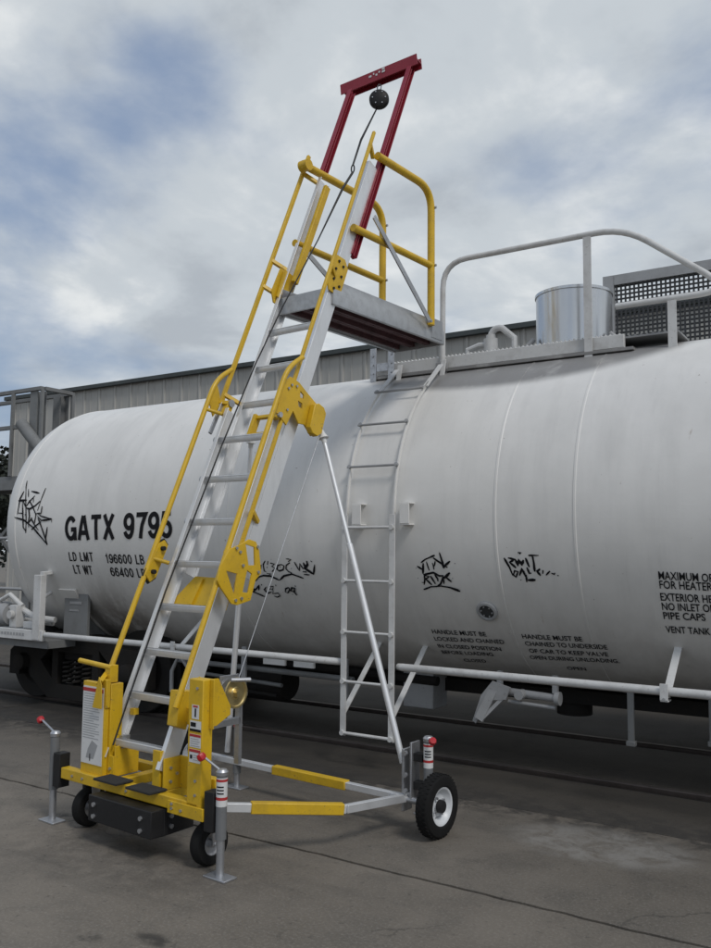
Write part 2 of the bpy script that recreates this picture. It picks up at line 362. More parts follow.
q = MB(); q.bar((-14.62, 11.0, 0), (-14.40, 10.8, 3.0), .10, .10); q.build('prop', 'steeld', ls)

# perforated screen behind the dome
scn = thing('perforated_screen', 'dark perforated metal screen in a grey frame behind the dome', 'screen', (-2, 11, 0), world=True)
q = MB(); q.box((-3.30, 10.96, 3.2), (-3.16, 11.04, 5.42)); q.build('frame_post', 'gpaint', scn)
q = MB(); q.box((1.86, 10.96, 0), (2.0, 11.04, 5.42)); q.build('frame_post', 'gpaint', scn)
q = MB(); q.box((-3.155, 10.96, 5.29), (1.855, 11.04, 5.42)); q.build('frame_top', 'gpaint', scn)
q = MB()
for i in range(91): x = -3.13+i*.0555; q.box((x-.011, 10.985, 3.2), (x+.011, 10.999, 5.288))
q.build('vertical_strips', 'screen', scn); scn.children[-1]['kind'] = 'stuff'
q = MB()
for i in range(38): z_ = 3.22+i*.0555; q.box((-3.155, 11.0, z_-.011), (1.855, 11.012, z_+.011))
q.build('horizontal_strips', 'screen', scn)
for c_ in scn.children:
    if 'strips' in c_.name: c_['kind'] = 'stuff'
q = MB(); q.box((-3.3, 10.9, 3.05), (2, 13.5, 3.195)); q.build('walkway_deck', 'steeld', scn)
for x in (-3.23, -1.0, 1.2):
    q = MB(); q.box((x-.05, 11.06, 0), (x+.05, 11.16, 3.045)); q.build('deck_post', 'steeld', scn)

# distant trees, left beyond the loading platform
def leafy(name, label, x, y, h, r, n, seed):
    t = thing(name, label, 'tree', (x, y, 0)); rnd = random.Random(seed)
    q = MB(); q.tube([(0, 0, 0), (.15, 0, h*.35), (.05, .1, h*.75)], [.22, .16, .05], 8); q.build('trunk', 'truck', t)
    q = MB(); blobs = [(rnd.gauss(0, r*.42), rnd.gauss(0, r*.42), h*.35+rnd.random()*h*.6, r*(.3+.3*rnd.random())) for _ in range(16)]
    for _ in range(n):
        bx_, by_, bz_, br = rnd.choice(blobs); v = Vector((rnd.gauss(0, 1), rnd.gauss(0, 1), rnd.gauss(0, 1))).normalized()*br*rnd.random()**.4+Vector((bx_, by_, bz_))
        a = Vector((rnd.gauss(0, 1), rnd.gauss(0, 1), rnd.gauss(0, 1))).normalized()*.14; c = a.orthogonal().normalized()*.10
        q.add([v-a, v+c, v+a, v-c], [(0, 1, 2, 3)])
    q.build('crown', 'leaf', t)
leafy('evergreen_tree', 'dark leafy tree behind the loading platform, nearer of two', -33.5, 25, 6.0, 2.6, 5000, 3)
leafy('evergreen_tree', 'smaller dark tree farther left behind the loading platform', -39.5, 29, 5.2, 2.6, 4500, 4)
#PART2
# ------------------------------------------------------------------ tank car
YC, ZC, RR = 7.95, 2.14, 1.53
tank = thing('tank_car', 'long white railway tank car with black lettering, graffiti and a side ladder', 'tank car', (-2.6, YC, 0), world=True)
def shell_pt(X, phi, off=0): return Vector((X, YC-(RR+off)*math.cos(phi), ZC+(RR+off)*math.sin(phi)))
def shell_at(px, py):
    d = FW+RT*((px-355.5)/F)-UP*((py-474)/F); o = Vector((0, 0, H))
    a = d.y**2+d.z**2; bq = 2*(d.y*(o.y-YC)+d.z*(o.z-ZC)); c = (o.y-YC)**2+(o.z-ZC)**2-RR**2
    t = (-bq-math.sqrt(max(0, bq*bq-4*a*c)))/(2*a); p = o+d*t
    return p.x, math.asin(max(-1, min(1, (p.z-ZC)/RR)))
X0, X1, HD = -8.95, 3.75, .80
prof = [(X0-HD*math.cos(rad(90*i/14)), RR*math.sin(rad(90*i/14))+.0005) for i in range(14)]+[(X0+(X1-X0)*i/12, RR) for i in range(13)]+[(X1+HD*math.cos(rad(90*i/14)), RR*math.sin(rad(90*i/14))+.0005) for i in range(13, -1, -1)]
q = MB(); q.lathe((0, YC, ZC), (1, 0, 0), prof, 128); q.build('shell', 'tank', tank, smooth=50)
for X in (X0, -5.65, -2.83, -2.18, .9, X1):
    q = MB(); q.lathe((X, YC, ZC), (1, 0, 0), [(-.016, RR-.003), (-.008, RR+.0045), (.008, RR+.0045), (.016, RR-.003)], 128); q.build('weld_seam', 'tank', tank)
def shell_box(X_0, X_1, p0, p1, t0, t1, name, mat, n=14):
    """a curved plate hugging the shell"""
    v = []; f = []
    for i in range(n+1):
        ph = rad(p0+(p1-p0)*i/n)
        v += [shell_pt(X_0, ph, t0), shell_pt(X_1, ph, t0), shell_pt(X_1, ph, t1), shell_pt(X_0, ph, t1)]
    for i in range(n):
        a = 4*i; f += [(a, a+1, a+5, a+4), (a+1, a+2, a+6, a+5), (a+2, a+3, a+7, a+6), (a+3, a, a+4, a+7)]
    f += [(0, 1, 2, 3), (4*n, 4*n+1, 4*n+2, 4*n+3)]
    q = MB(); q.add(v, f); return q.build(name, mat, tank)
# lettering
def text_mesh(s, bold=0, sp=1):
    cu = bpy.data.curves.new('t', 'FONT'); cu.body = s; cu.offset = bold; cu.space_character = sp; cu.resolution_u = 3
    to = bpy.data.objects.new('t', cu); me = bpy.data.meshes.new_from_object(to); bpy.data.objects.remove(to); bpy.data.curves.remove(cu); return me
TXOFF = [0]
def shell_text(s, pl, pr, h, parent, bold=.01, name='lettering', mat='print'):
    """pl, pr: where the baseline starts and ends on the shell; h: cap height in metres"""
    me = text_mesh(s, bold); xs_ = [v.co.x for v in me.vertices]; w0 = max(xs_)-min(xs_); mnx = min(xs_); H0 = .715
    (xa, pa), (xb, pb) = shell_at(*pl), shell_at(*pr); k = (xb-xa)/w0
    bm = bmesh.new(); bm.from_mesh(me); bpy.data.meshes.remove(me)
    for i in range(1, 8):
        bmesh.ops.bisect_plane(bm, geom=bm.verts[:]+bm.edges[:]+bm.faces[:], plane_co=(0, i*.1, 0), plane_no=(0, 1, 0))
    for v in bm.verts:
        u = (v.co.x-mnx)*k; X = xa+u; ph = pa+(pb-pa)*u/(xb-xa)+v.co.y/H0*h/RR
        v.co = shell_pt(X, ph, .006)
    m2 = bpy.data.meshes.new(name); bm.to_mesh(m2); bm.free(); m2.materials.append(M[mat])
    o = bpy.data.objects.new(name, m2); col.objects.link(o); o['kind'] = 'stuff'; return under(o, parent)
def E_(cx, cy, rx, ry, a0, a1, n=18): return [(cx+rx*math.cos(rad(a0+(a1-a0)*i/n)), cy+ry*math.sin(rad(a0+(a1-a0)*i/n))) for i in range(n+1)]
NINE = [E_(.30, .67, .215, .255, 0, 360, 24), E_(.275, .52, .24, .445, 18, -148)]
GL = {'G': (.66, [E_(.34, .5, .27, .425, 38, 318)+[(.60, .20), (.60, .45), (.36, .45)], [(.61, .47), (.61, 0)]]),
 'A': (.66, [[(.05, 0), (.30, 1)], [(.36, 1), (.61, 0)], [(.15, .30), (.51, .30)]]), 'T': (.60, [[(.01, .925), (.59, .925)], [(.30, .93), (.30, 0)]]), 'X': (.62, [[(.06, 0), (.56, 1)], [(.06, 1), (.56, 0)]]),
 '9': (.56, NINE), '6': (.56, [[(.575-x, 1-y) for x, y in l] for l in NINE]), '7': (.54, [[(.02, .925), (.52, .925), (.34, .52), (.23, 0)]]), '5': (.55, [[(.50, .925), (.13, .925), (.09, .50)]+E_(.275, .325, .225, .255, 140, -148)]),
 'L': (.50, [[(.09, 1), (.09, .075), (.49, .075)]]), 'D': (.58, [[(.09, .0), (.09, .925), (.26, .925)]+E_(.26, .5, .255, .425, 90, -90)+[(.09, .075)]]), 'M': (.74, [[(.09, 0), (.09, 1)], [(.11, 1), (.36, .08), (.61, 1)], [(.63, 1), (.63, 0)]]),
 'W': (.84, [[(.04, 1), (.22, .04), (.42, .96), (.62, .04), (.80, 1)]]), '1': (.42, [[(.08, .76), (.20, .80), (.28, .95), (.28, 0)]]), '0': (.57, [E_(.285, .5, .215, .425, 90, 450, 26)]), '4': (.58, [[(.40, 0), (.40, .97), (.06, .27), (.56, .27)]]),
 'B': (.58, [[(.09, 0), (.09, .925), (.30, .925)]+E_(.30, .72, .19, .205, 90, -90)+[(.10, .515)], [(.30, .51)]+E_(.31, .29, .21, .215, 90, -90)+[(.09, .075)]]), '8': (.57, [E_(.285, .73, .175, .195, 90, 450, 20), E_(.285, .29, .215, .215, 90, 450, 22)]), ' ': (.30, [])}
def sign_text(s, pl, pr, h, t, name='lettering'):
    (xa, pa), (xb, pb) = shell_at(*pl), shell_at(*pr); W_ = sum(GL[c][0]+.13 for c in s)-.13; k = (xb-xa)/W_; cx = 0; hw = t*h/2
    par = None
    for c in s:
        q = MB(); so_ = .0045
        for ln in GL[c][1]:
            so_ += .0003; P = [(u+.0, v_) for u, v_ in ln]; D = []
            for (a, b_), (c_, d_) in zip(P, P[1:]):
                n = max(1, int(abs(d_-b_)/.12)); D += [(a+(c_-a)*i/n, b_+(d_-b_)*i/n) for i in range(n)]
            D.append(P[-1]); Q = [Vector((xa+(cx+u)*k, v_*h)) for u, v_ in D]; V = []; cl = (Q[0]-Q[-1]).length < 1e-5
            for i in range(len(Q)):
                a = (Q[i]-Q[i-1]).normalized() if i > 0 else ((Q[-1]-Q[-2]).normalized() if cl else None)
                c2 = (Q[i+1]-Q[i]).normalized() if i < len(Q)-1 else ((Q[1]-Q[0]).normalized() if cl else None)
                a = a or c2; c2 = c2 or a; n1 = Vector((-a.y, a.x)); n2 = Vector((-c2.y, c2.x)); mn = (n1+n2).normalized(); m_ = hw/max(.45, mn.dot(n1))
                for sg in (-1, 1):
                    w_ = Q[i]+mn*m_*sg; u = (w_.x-xa)/(xb-xa); V.append(shell_pt(w_.x, pa+(pb-pa)*u+w_.y/RR, so_))
            q.add(V, [(2*i, 2*i+2, 2*i+3, 2*i+1) for i in range(len(Q)-1)])
        cx += GL[c][0]+.13
        if q.f: q.build(name, 'print', tank); tank.children and None
sign_text('GATX 9795', (66, 540.5), (172, 537.5), .27, .185, 'car_number_letter')
sign_text('LD LMT', (70, 561), (94, 561.5), .105, .15); sign_text('196600 LB', (106.5, 563), (145, 564.5), .105, .15); sign_text('89', (152, 563), (160, 563.5), .105, .15)
sign_text('LT WT', (75, 573.5), (93.5, 574.5), .105, .15); sign_text('66400 LB', (112, 576), (147, 578), .105, .15)
for s, a, b_ in (('HANDLE MUST BE', (433, 633), (487, 636)), ('LOCKED AND CHAINED', (435.5, 640), (505, 643.5)), ('IN CLOSED POSITION', (439, 647), (502, 650.5)), ('BEFORE LOADING', (443, 653), (494, 655.5)), ('CLOSED', (465, 661), (487, 662)),
                 ('HANDLE MUST BE', (523, 638), (583, 641)), ('CHAINED TO UNDERSIDE', (526, 645), (608, 649)), ('OF CAR TO KEEP VALVE', (530, 652), (609, 656)), ('OPEN DURING UNLOADING.', (531, 658.5), (620, 662.5)), ('OPEN', (568, 669), (587, 670))):
    shell_text(s, a, b_, .052, tank, .012)
for s, a, b_ in (('MAXIMUM OPERATING', (659, 579), (752, 584)), ('FOR HEATER', (660, 588), (713, 590.5)), ('EXTERIOR HEATER', (661, 600), (735, 604)), ('NO INLET OR', (662.5, 609.5), (716, 612)), ('PIPE CAPS', (664, 618.5), (706, 620.5)), ('VENT TANK', (666.5, 632), (711, 634.5))):
    shell_text(s, a, b_, .062, tank, .014)
# graffiti
GO = [.002]
def strokes(name, lines, w, parent=tank):
    q = MB()
    for ln in lines:
        GO[0] += .00022; off = GO[0]
        pts = []
        for (a, b_), (c, d) in zip(ln, ln[1:]):
            n = max(1, int(math.hypot(c-a, d-b_)/2.5))
            pts += [(a+(c-a)*i/n, b_+(d-b_)*i/n) for i in range(n)]
        pts.append(ln[-1]); S = [shell_at(*p) for p in pts]; S = [(x, ph*RR) for x, ph in S]; v = []
        for i, (x, y) in enumerate(S):
            x0, y0 = S[max(0, i-1)]; x1, y1 = S[min(len(S)-1, i+1)]; d = Vector((x1-x0, y1-y0)); d = d.normalized() if d.length > 1e-6 else Vector((1, 0)); nx, ny = -d.y, d.x
            ww = w*(.75+.5*noise.noise(Vector((x*9, y*9, off*900))))*(1 if 0 < i < len(S)-1 else .55)
            for sg in (-1, 1): v.append(shell_pt(x+nx*ww*sg, (y+ny*ww*sg)/RR, off))
        q.add(v, [(2*i, 2*i+2, 2*i+3, 2*i+1) for i in range(len(S)-1)])
    o = q.build(name, 'marker', parent); GO[0] = .002; return o
def Zm(ox, oy, k, lines): return [[(ox+a/k, oy+c/k) for a, c in ln] for ln in lines]
strokes('graffiti', Zm(10, 475, 12.64, [[(218, 72), (205, 150), (200, 300), (205, 560), (200, 735)], [(235, 175), (235, 280)], [(180, 205), (130, 300), (100, 470), (95, 500)], [(108, 325), (215, 318)], [(272, 205), (375, 232)], [(455, 165), (400, 300), (350, 450)], [(318, 262), (240, 345), (200, 410), (260, 425)], [(170, 330), (205, 420)], [(245, 320), (290, 400), (330, 500), (310, 620)], [(300, 280), (298, 350)], [(385, 330), (320, 390), (260, 425), (215, 430)], [(160, 330), (165, 480), (170, 660), (200, 710)], [(105, 480), (160, 485)], [(60, 535), (180, 570), (290, 660), (400, 790), (475, 880)], [(475, 880), (430, 740), (380, 600), (355, 540)], [(475, 655), (455, 800), (470, 885)], [(240, 420), (250, 520), (230, 610), (285, 540)], [(265, 540), (320, 640), (365, 700)], [(275, 690), (330, 640), (395, 590)], [(410, 395), (395, 500)], [(350, 480), (395, 520), (480, 545), (530, 555), (530, 600)], [(530, 560), (400, 575), (350, 520)], [(330, 490), (400, 480)], [(190, 500), (215, 510)], [(240, 620), (240, 660)]]), .0125)
strokes('graffiti', Zm(245, 550, 8.8875, [[(100, 115), (105, 165), (140, 160), (145, 130)], [(180, 95), (162, 130), (172, 185), (190, 195)], [(205, 98), (200, 130)], [(195, 150), (200, 158)], [(225, 115), (262, 125), (240, 145), (270, 165), (240, 192)], [(325, 128), (292, 135), (285, 170), (305, 185), (340, 175), (348, 140), (325, 128)], [(312, 148), (318, 152)], [(365, 78), (410, 82), (385, 105)], [(400, 112), (368, 135), (365, 165), (388, 190), (420, 205)], [(412, 160), (416, 165)], [(440, 105), (485, 185), (490, 120), (520, 170)], [(520, 110), (540, 165)], [(530, 170), (560, 130), (550, 95)], [(560, 120), (530, 160), (615, 215)], [(622, 128), (612, 215)], [(585, 95), (600, 105)], [(515, 190), (550, 195)], [(525, 215), (578, 220)],
    [(92, 275), (120, 240), (165, 225), (230, 230), (310, 268)], [(312, 265), (350, 228), (420, 212), (525, 250)], [(195, 205), (232, 210), (205, 228)], [(50, 320), (70, 370), (110, 340), (45, 355), (180, 412)], [(100, 345), (130, 310), (125, 355)], [(150, 300), (152, 312)], [(192, 325), (175, 350), (205, 380), (240, 370)], [(220, 320), (255, 320), (250, 350), (222, 345), (235, 330)], [(255, 355), (250, 385), (300, 380), (315, 405), (290, 415), (262, 405)], [(275, 305), (280, 318)], [(392, 330), (365, 340), (362, 370), (385, 378), (402, 350), (392, 330)], [(440, 370), (412, 360), (420, 332), (445, 335), (442, 370), (465, 400)], [(425, 388), (430, 392)], [(448, 312), (455, 322)]]), .0115)
strokes('graffiti', Zm(410, 545, 11.85, [[(85, 250), (150, 290), (160, 215), (155, 340)], [(130, 210), (180, 170), (295, 120)], [(72, 272), (76, 276)], [(195, 195), (215, 260), (230, 300)], [(265, 210), (280, 250), (285, 290)], [(300, 190), (290, 250)], [(275, 150), (330, 190), (385, 225), (400, 275)], [(350, 90), (375, 170), (400, 240)], [(475, 190), (430, 230), (395, 275)], [(445, 265), (400, 240)], [(530, 215), (538, 218)], [(170, 340), (178, 410), (170, 470)], [(160, 350), (280, 325), (350, 365), (400, 360)], [(180, 360), (230, 370), (190, 400), (260, 470)], [(245, 365), (280, 420), (305, 460)], [(295, 345), (330, 400), (335, 430)], [(395, 370), (380, 420), (365, 460), (330, 480)], [(475, 325), (420, 380), (380, 400)], [(430, 380), (495, 435)], [(400, 400), (405, 460)], [(505, 390), (512, 393)], [(95, 388), (99, 391)], [(145, 440), (180, 440)], [(165, 525), (250, 492), (370, 483), (480, 500), (600, 545)]]), .0125)
strokes('graffiti', Zm(495, 545, 10.157, [[(92, 130), (150, 230), (182, 310)], [(132, 130), (200, 145), (150, 175), (215, 232)], [(205, 145), (235, 205), (240, 150), (275, 200), (290, 150)], [(232, 75), (265, 82), (250, 92)], [(310, 130), (350, 225)], [(340, 105), (445, 105)], [(378, 95), (395, 180), (405, 270)], [(175, 290), (215, 325), (235, 270), (200, 260), (190, 300)], [(250, 310), (275, 240), (330, 350)], [(325, 225), (350, 285), (370, 285)], [(262, 350), (268, 356)], [(318, 300), (325, 375)], [(335, 355), (415, 352)], [(460, 240), (430, 265), (465, 310)], [(490, 255), (485, 290)], [(520, 305), (560, 262)], [(575, 285), (605, 295), (610, 280)], [(635, 308), (650, 308)]]), .0125)
# round cap on the shell
xx, ph = shell_at(487.5, 610.5); c = shell_pt(xx, ph); nrm = Vector((0, -math.cos(ph), math.sin(ph)))
q = MB(); q.lathe(c-nrm*.004, nrm, [(0, .0895), (.028, .0895), (.034, .080), (.034, .066), (.02, .062)], 28); pc = q.build('port_ring', 'gpaint', tank)
q = MB(); q.lathe(c-nrm*.004, nrm, [(.02, .0005), (.024, .03), (.02, .061)], 24); q.build('port_cap', 'screen', tank)
for k in range(6):
    a = nrm.orthogonal().normalized(); bb = nrm.cross(a); d = a*math.cos(k*1.047)+bb*math.sin(k*1.047); q = MB(); q.cyl(c+d*.048+nrm*.018, nrm, .007, .008, 6); q.build('bolt', 'gpaint', pc)

# side handrail with clamps, ladder
def hr(x0, x1):
    q = MB(); q.tube([(x0, 6.40, .865), (x0+.05, 6.38, .865), (x1-.05, 6.38, .865), (x1, 6.40, .865)], [.026, .031, .031, .026], 14); return q.build('handrail', 'wpaint', tank)
hr(-8.28, -4.25); hr(-3.70, 3.6)
for x in (-6.25, -1.53, .6, 2.7):
    q = MB(); q.bar((x, 6.40, .82), (x, 6.84, 1.16), .055, .012, up=(0, -1, 1)); q.box((x-.028, 6.335, .805), (x+.028, 6.345, .92)); q.box((x-.028, 6.345, .795), (x+.028, 6.43, .803)); s_ = q.build('handrail_bracket', 'wpaint', tank, bevel=.002)
    q = MB(); q.cyl((x, 6.336, .815), (0, -1, 0), .011, .01, 6); q.build('bolt', 'gpaint', s_)
for x in (-4.215, -3.735):
    def lp(ph, off=.04): p = shell_pt(x, rad(ph), off); return p
    q = MB(); q.bar((x, 6.345, .25), (x, 6.345, 2.14), .055, .014, up=(0, 1, 0)); q.build('ladder_stringer', 'wpaint', tank, bevel=.002)
    q = MB(); P_ = [lp(a_) for a_ in range(0, 62, 4)]
    v = []; f = []
    for i, p in enumerate(P_):
        n_ = Vector((0, -math.cos(rad(i*4)), math.sin(rad(i*4))))
        for dx, dn in ((-.006, -.014), (.006, -.014), (.006, .014), (-.006, .014)): v.append(p+Vector((dx, 0, 0))+n_*dn)
    for i in range(len(P_)-1):
        for k in range(4): f.append((4*i+k, 4*i+(k+1) % 4, 4*i+4+(k+1) % 4, 4*i+4+k))
    q.add(v, f+[(0, 1, 2, 3), tuple(len(v)-4+k for k in range(4))]); q.build('ladder_stringer', 'tank', tank)
    q = MB(); q.bar((x, 7.23, 3.38), (x, 7.30, 3.66), .05, .014, up=(0, 1, 0)); q.bar((x, 6.93, 3.34), (x, 7.24, 3.60), .05, .014, up=(0, -1, 1)); q.build('ladder_strap', 'wpaint', tank, bevel=.002)
    q = MB(); q.bar((x, 6.35, .44), (x, 6.98, 1.02), .05, .012, up=(0, -1, 1)); q.build('ladder_brace', 'wpaint', tank, bevel=.002)
    for zz_ in (2.06, 2.24):
        q = MB(); q.box((x+.07, 6.34, zz_-.012), (x+.17, 6.45, zz_)); q.build('cleat', 'tank', tank, bevel=.002)
    q = MB(); q.box((x+.075, 6.335, 2.06), (x+.165, 6.347, 2.228)); q.build('cleat', 'tank', tank, bevel=.002)
for (z_, r_) in ((.275, .014), (.71, .012), (1.13, .012), (1.57, .012), (2.03, .013)):
    q = MB(); q.tube([(-4.235, 6.335, z_), (-3.715, 6.335, z_)], r_, 8)
    for x in (-4.215, -3.735): q.cyl((x, 6.338, z_), (0, -1, 0), .022, .02, 8)
    q.build('rung', 'wpaint', tank)
for a_ in (15.5, 31, 47):
    q = MB(); p = shell_pt(0, rad(a_), .075); q.tube([(-4.235, p.y, p.z), (-3.715, p.y, p.z)], .011, 8)
    for x in (-4.215, -3.735): q.cyl((x, p.y+.012, p.z), (0, -math.cos(rad(a_)), math.sin(rad(a_))), .019, .02, 8)
    q.build('rung', 'gpaint', tank)

# top walkway, dome and railing
q = MB(); q.box((-4.55, 7.40, 3.672), (-1.60, 7.78, 3.688))
for i in range(60): x = -4.54+i*.0495; q.box((x, 7.40, 3.689), (x+.012, 7.78, 3.699))
q.build('walkway_grating', 'gpaint', tank)
q = MB(); q.box((-4.55, 7.345, 3.585), (-2.04, 7.395, 3.70)); o = q.build('walkway_beam', 'wpaint', tank, bevel=.004)
q = MB()
for i in range(62): x = -4.53+i*.04; q.prism([(0, 0), (.022, 0), (.011, .016)], (1, 0, 0), (0, 0, 1), (0, 1, 0), (x, 7.352, 3.7005), .036)
q.build('grip_teeth', 'wpaint', o)
q = MB(); q.box((-4.55, 7.30, 3.545), (-1.95, 7.42, 3.572)); q.build('walkway_flange', 'tank', tank, bevel=.003)
for x in (-4.52, -4.31):
    q = MB(); q.box((x-.035, 7.28, 3.36), (x+.035, 7.294, 3.86)); s_ = q.build('support_plate', 'galv', tank, bevel=.002)
    for k in range(5): q = MB(); q.cyl((x, 7.279, 3.42+k*.09), (0, -1, 0), .011, .01, 6); q.build('bolt', 'galv', s_)
q = MB(); q.box((-4.48, 7.284, 3.62), (-4.35, 7.292, 3.70)); q.build('support_plate', 'galv', tank)
DX = -2.66
q = MB(); q.lathe((DX, YC-.05, 3.5), (0, 0, 1), [(0, .352), (.745, .352), (.75, .362), (.775, .362), (.78, .35), (.78, .0005)], 56); q.build('dome_housing', 'shiny', tank)
q = MB(); q.lathe((DX, YC-.05, 3.5), (0, 0, 1), [(.782, .32), (.79, .31), (.80, .0005)], 40); q.build('dome_lid', 'shiny', tank)
for a_ in (-15, 20, 215):
    d = Vector((math.cos(rad(a_)), math.sin(rad(a_)), 0)); p = Vector((DX, YC-.05, 3.72))+d*.385
    q = MB(); q.tube([p+Vector((0, 0, .12)), p+d*.10+Vector((0, 0, .02)), p+d*.16+Vector((0, 0, -.10)), p+d*.26+Vector((0, 0, -.24))], .022, 8); q.tube([p+d*.06, p+d*.2+Vector((0, 0, .02)), p+d*.22+Vector((0, 0, -.1))], .026, 8); q.build('eye_bolt', 'gpaint', tank)
pth = [Vector((-3.77, 7.34, 3.56))]+arc((-3.77, 7.34, 3.7), (-3.765, 7.34, 4.63), (-2.4, 7.34, 4.63), .26)+arc((-3.2, 7.34, 4.63), (-2.02, 7.34, 4.63), (-1.35, 7.34, 4.10), .25)
pth += arc((-1.9, 7.34, 4.535), (-1.16, 7.34, 3.95), (-1.5, 7.34, 3.945), .26)+[Vector((-2.10, 7.34, 3.945))]
q = MB(); q.tube(pth, .027, 14); q.build('top_railing', 'wpaint', tank)
for x, z0, z1 in ((-2.335, 3.50, 4.60), (-1.63, 3.50, 3.92)):
    q = MB(); q.bar((x, 7.31, z0), (x, 7.31, z1), 0, 0, up=(0, 1, 0), pts=[(-.035, -.006), (.035, -.006), (.035, .04), (.025, .04), (.025, .006), (-.035, .006)]); q.build('railing_post', 'wpaint', tank)
q = MB(); q.box((-3.83, 7.31, 3.52), (-3.71, 7.335, 3.64)); q.build('railing_foot', 'gpaint', tank, bevel=.003)
q = MB(); q.tube([(-3.62, 7.6, 3.72), (-3.62, 7.6, 3.80), (-3.50, 7.6, 3.83), (-3.40, 7.6, 3.83)]+arc((-3.40, 7.6, 3.83), (-3.36, 7.6, 4.0), (-3.22, 7.6, 3.96), .1)+[Vector((-3.14, 7.6, 3.86)), Vector((-3.14, 7.6, 3.73))], .032, 10); q.build('vent_pipe', 'wpaint', tank)
q = MB(); q.cyl((-3.38, 7.6, 3.72), (0, 0, 1), .07, .16, 14); q.cyl((-3.38, 7.6, 3.86), (0, 0, 1), .045, .06, 12); q.build('vent_valve', 'wpaint', tank)
q = MB(); q.cyl((-1.22, 7.7, 3.62), (0, 0, 1), .09, .30, 16); q.box((-1.30, 7.6, 3.9), (-1.10, 7.8, 3.97)); q.lathe((-1.22, 7.7, 3.97), (0, 0, 1), [(0, .07), (.10, .05), (.3, .035), (.36, .0005)], 14); q.build('safety_valve', 'gpaint', tank)

# end platform, bolster, saddle at the left end
for sx in (1,):
    q = MB(); q.box((-9.75, 6.37, .79), (-8.30, 6.42, .905)); es = q.build('end_sill', 'wpaint', tank, bevel=.004)
    q = MB()
    for i in range(11): q.box((-9.2+i*.055, 6.3665, .835), (-9.165+i*.055, 6.3685, .865))
    q.build('stencil', 'gpaint', es)
    q = MB(); q.box((-8.47, 6.36, .80), (-8.345, 6.44, 1.53)); q.build('corner_post', 'wpaint', tank, bevel=.006)
    q = MB(); q.bar((-8.41, 6.42, 1.545), (-8.41, 6.72, 1.57), .07, .04); q.build('corner_brace', 'wpaint', tank, bevel=.004)
    q = MB(); q.box((-8.30, 6.66, .84), (-7.90, 6.70, 1.46)); bo = q.build('bolster_plate', 'steeld', tank, bevel=.004)
    q = MB(); q.box((-8.2, 6.655, 1.20), (-8.0, 6.6585, 1.23)); q.box((-8.2, 6.655, 1.12), (-8.05, 6.6585, 1.14)); q.build('stencil', 'gpaint', bo)
    q = MB(); q.box((-10.4, 6.45, .70), (-8.3, 7.6, .785)); q.build('end_deck', 'steeld', tank)
    q = MB(); q.box((-10.5, 7.6, .60), (-7.6, 8.3, .92)); q.build('stub_sill', 'gpaint', tank)
    q = MB(); q.box((-10.95, 7.82, .66), (-10.5, 8.08, .88)); q.prism([(0, -.16), (.14, -.2), (.3, -.12), (.3, -.02), (.18, .02), (.3, .1), (.22, .19), (0, .16)], (-1, 0, 0), (0, 1, 0), (0, 0, 1), (-10.95, 7.95, .62), .3); q.build('coupler', 'truck', tank, bevel=.01)
shell_box(-8.34, -8.06, -76, -30, .002, .03, 'saddle', 'tank')
q = MB(); q.prism([(6.68, .80), (6.66, 1.45), (6.74, 1.30), (6.95, .99), (7.22, .80)], (0, 1, 0), (0, 0, 1), (1, 0, 0), (-8.10, 0, 0), .02); q.build('saddle_web', 'steeld', tank)
# brake gear and pipes on the end platform
rb = random.Random(3)
for pth_, r_ in (([(-9.9, 6.6, 1.12), (-9.0, 6.6, 1.12), (-8.75, 6.62, 1.02), (-8.5, 6.7, 1.0)], .035), ([(-10.1, 6.75, .98), (-9.2, 6.7, .98), (-8.6, 6.75, .95)], .03), ([(-9.35, 6.55, .92), (-9.35, 6.55, 1.2), (-9.15, 6.55, 1.28), (-8.95, 6.58, 1.15)], .028), ([(-8.72, 6.55, 1.02), (-8.58, 6.6, 1.27), (-8.52, 6.7, 1.35)], .02)):
    q = MB(); q.tube([Vector(p) for p in pth_], r_, 10); q.build('brake_pipe', 'wpaint', tank)
q = MB(); q.lathe((-9.75, 6.62, 1.04), (1, 0, 0), [(0, .0005), (0, .13), (.05, .15), (.5, .15), (.55, .13), (.55, .0005)], 20); q.build('brake_cylinder', 'gpaint', tank)
q = MB(); q.box((-9.08, 6.5, .90), (-8.95, 6.62, 1.16)); q.cyl((-9.02, 6.5, 1.05), (0, -1, 0), .05, .05, 12); q.build('brake_valve', 'wpaint', tank, bevel=.006)
q = MB(); q.box((-8.82, 6.5, .9), (-8.62, 6.64, .98)); q.build('brake_valve', 'wpaint', tank, bevel=.006)

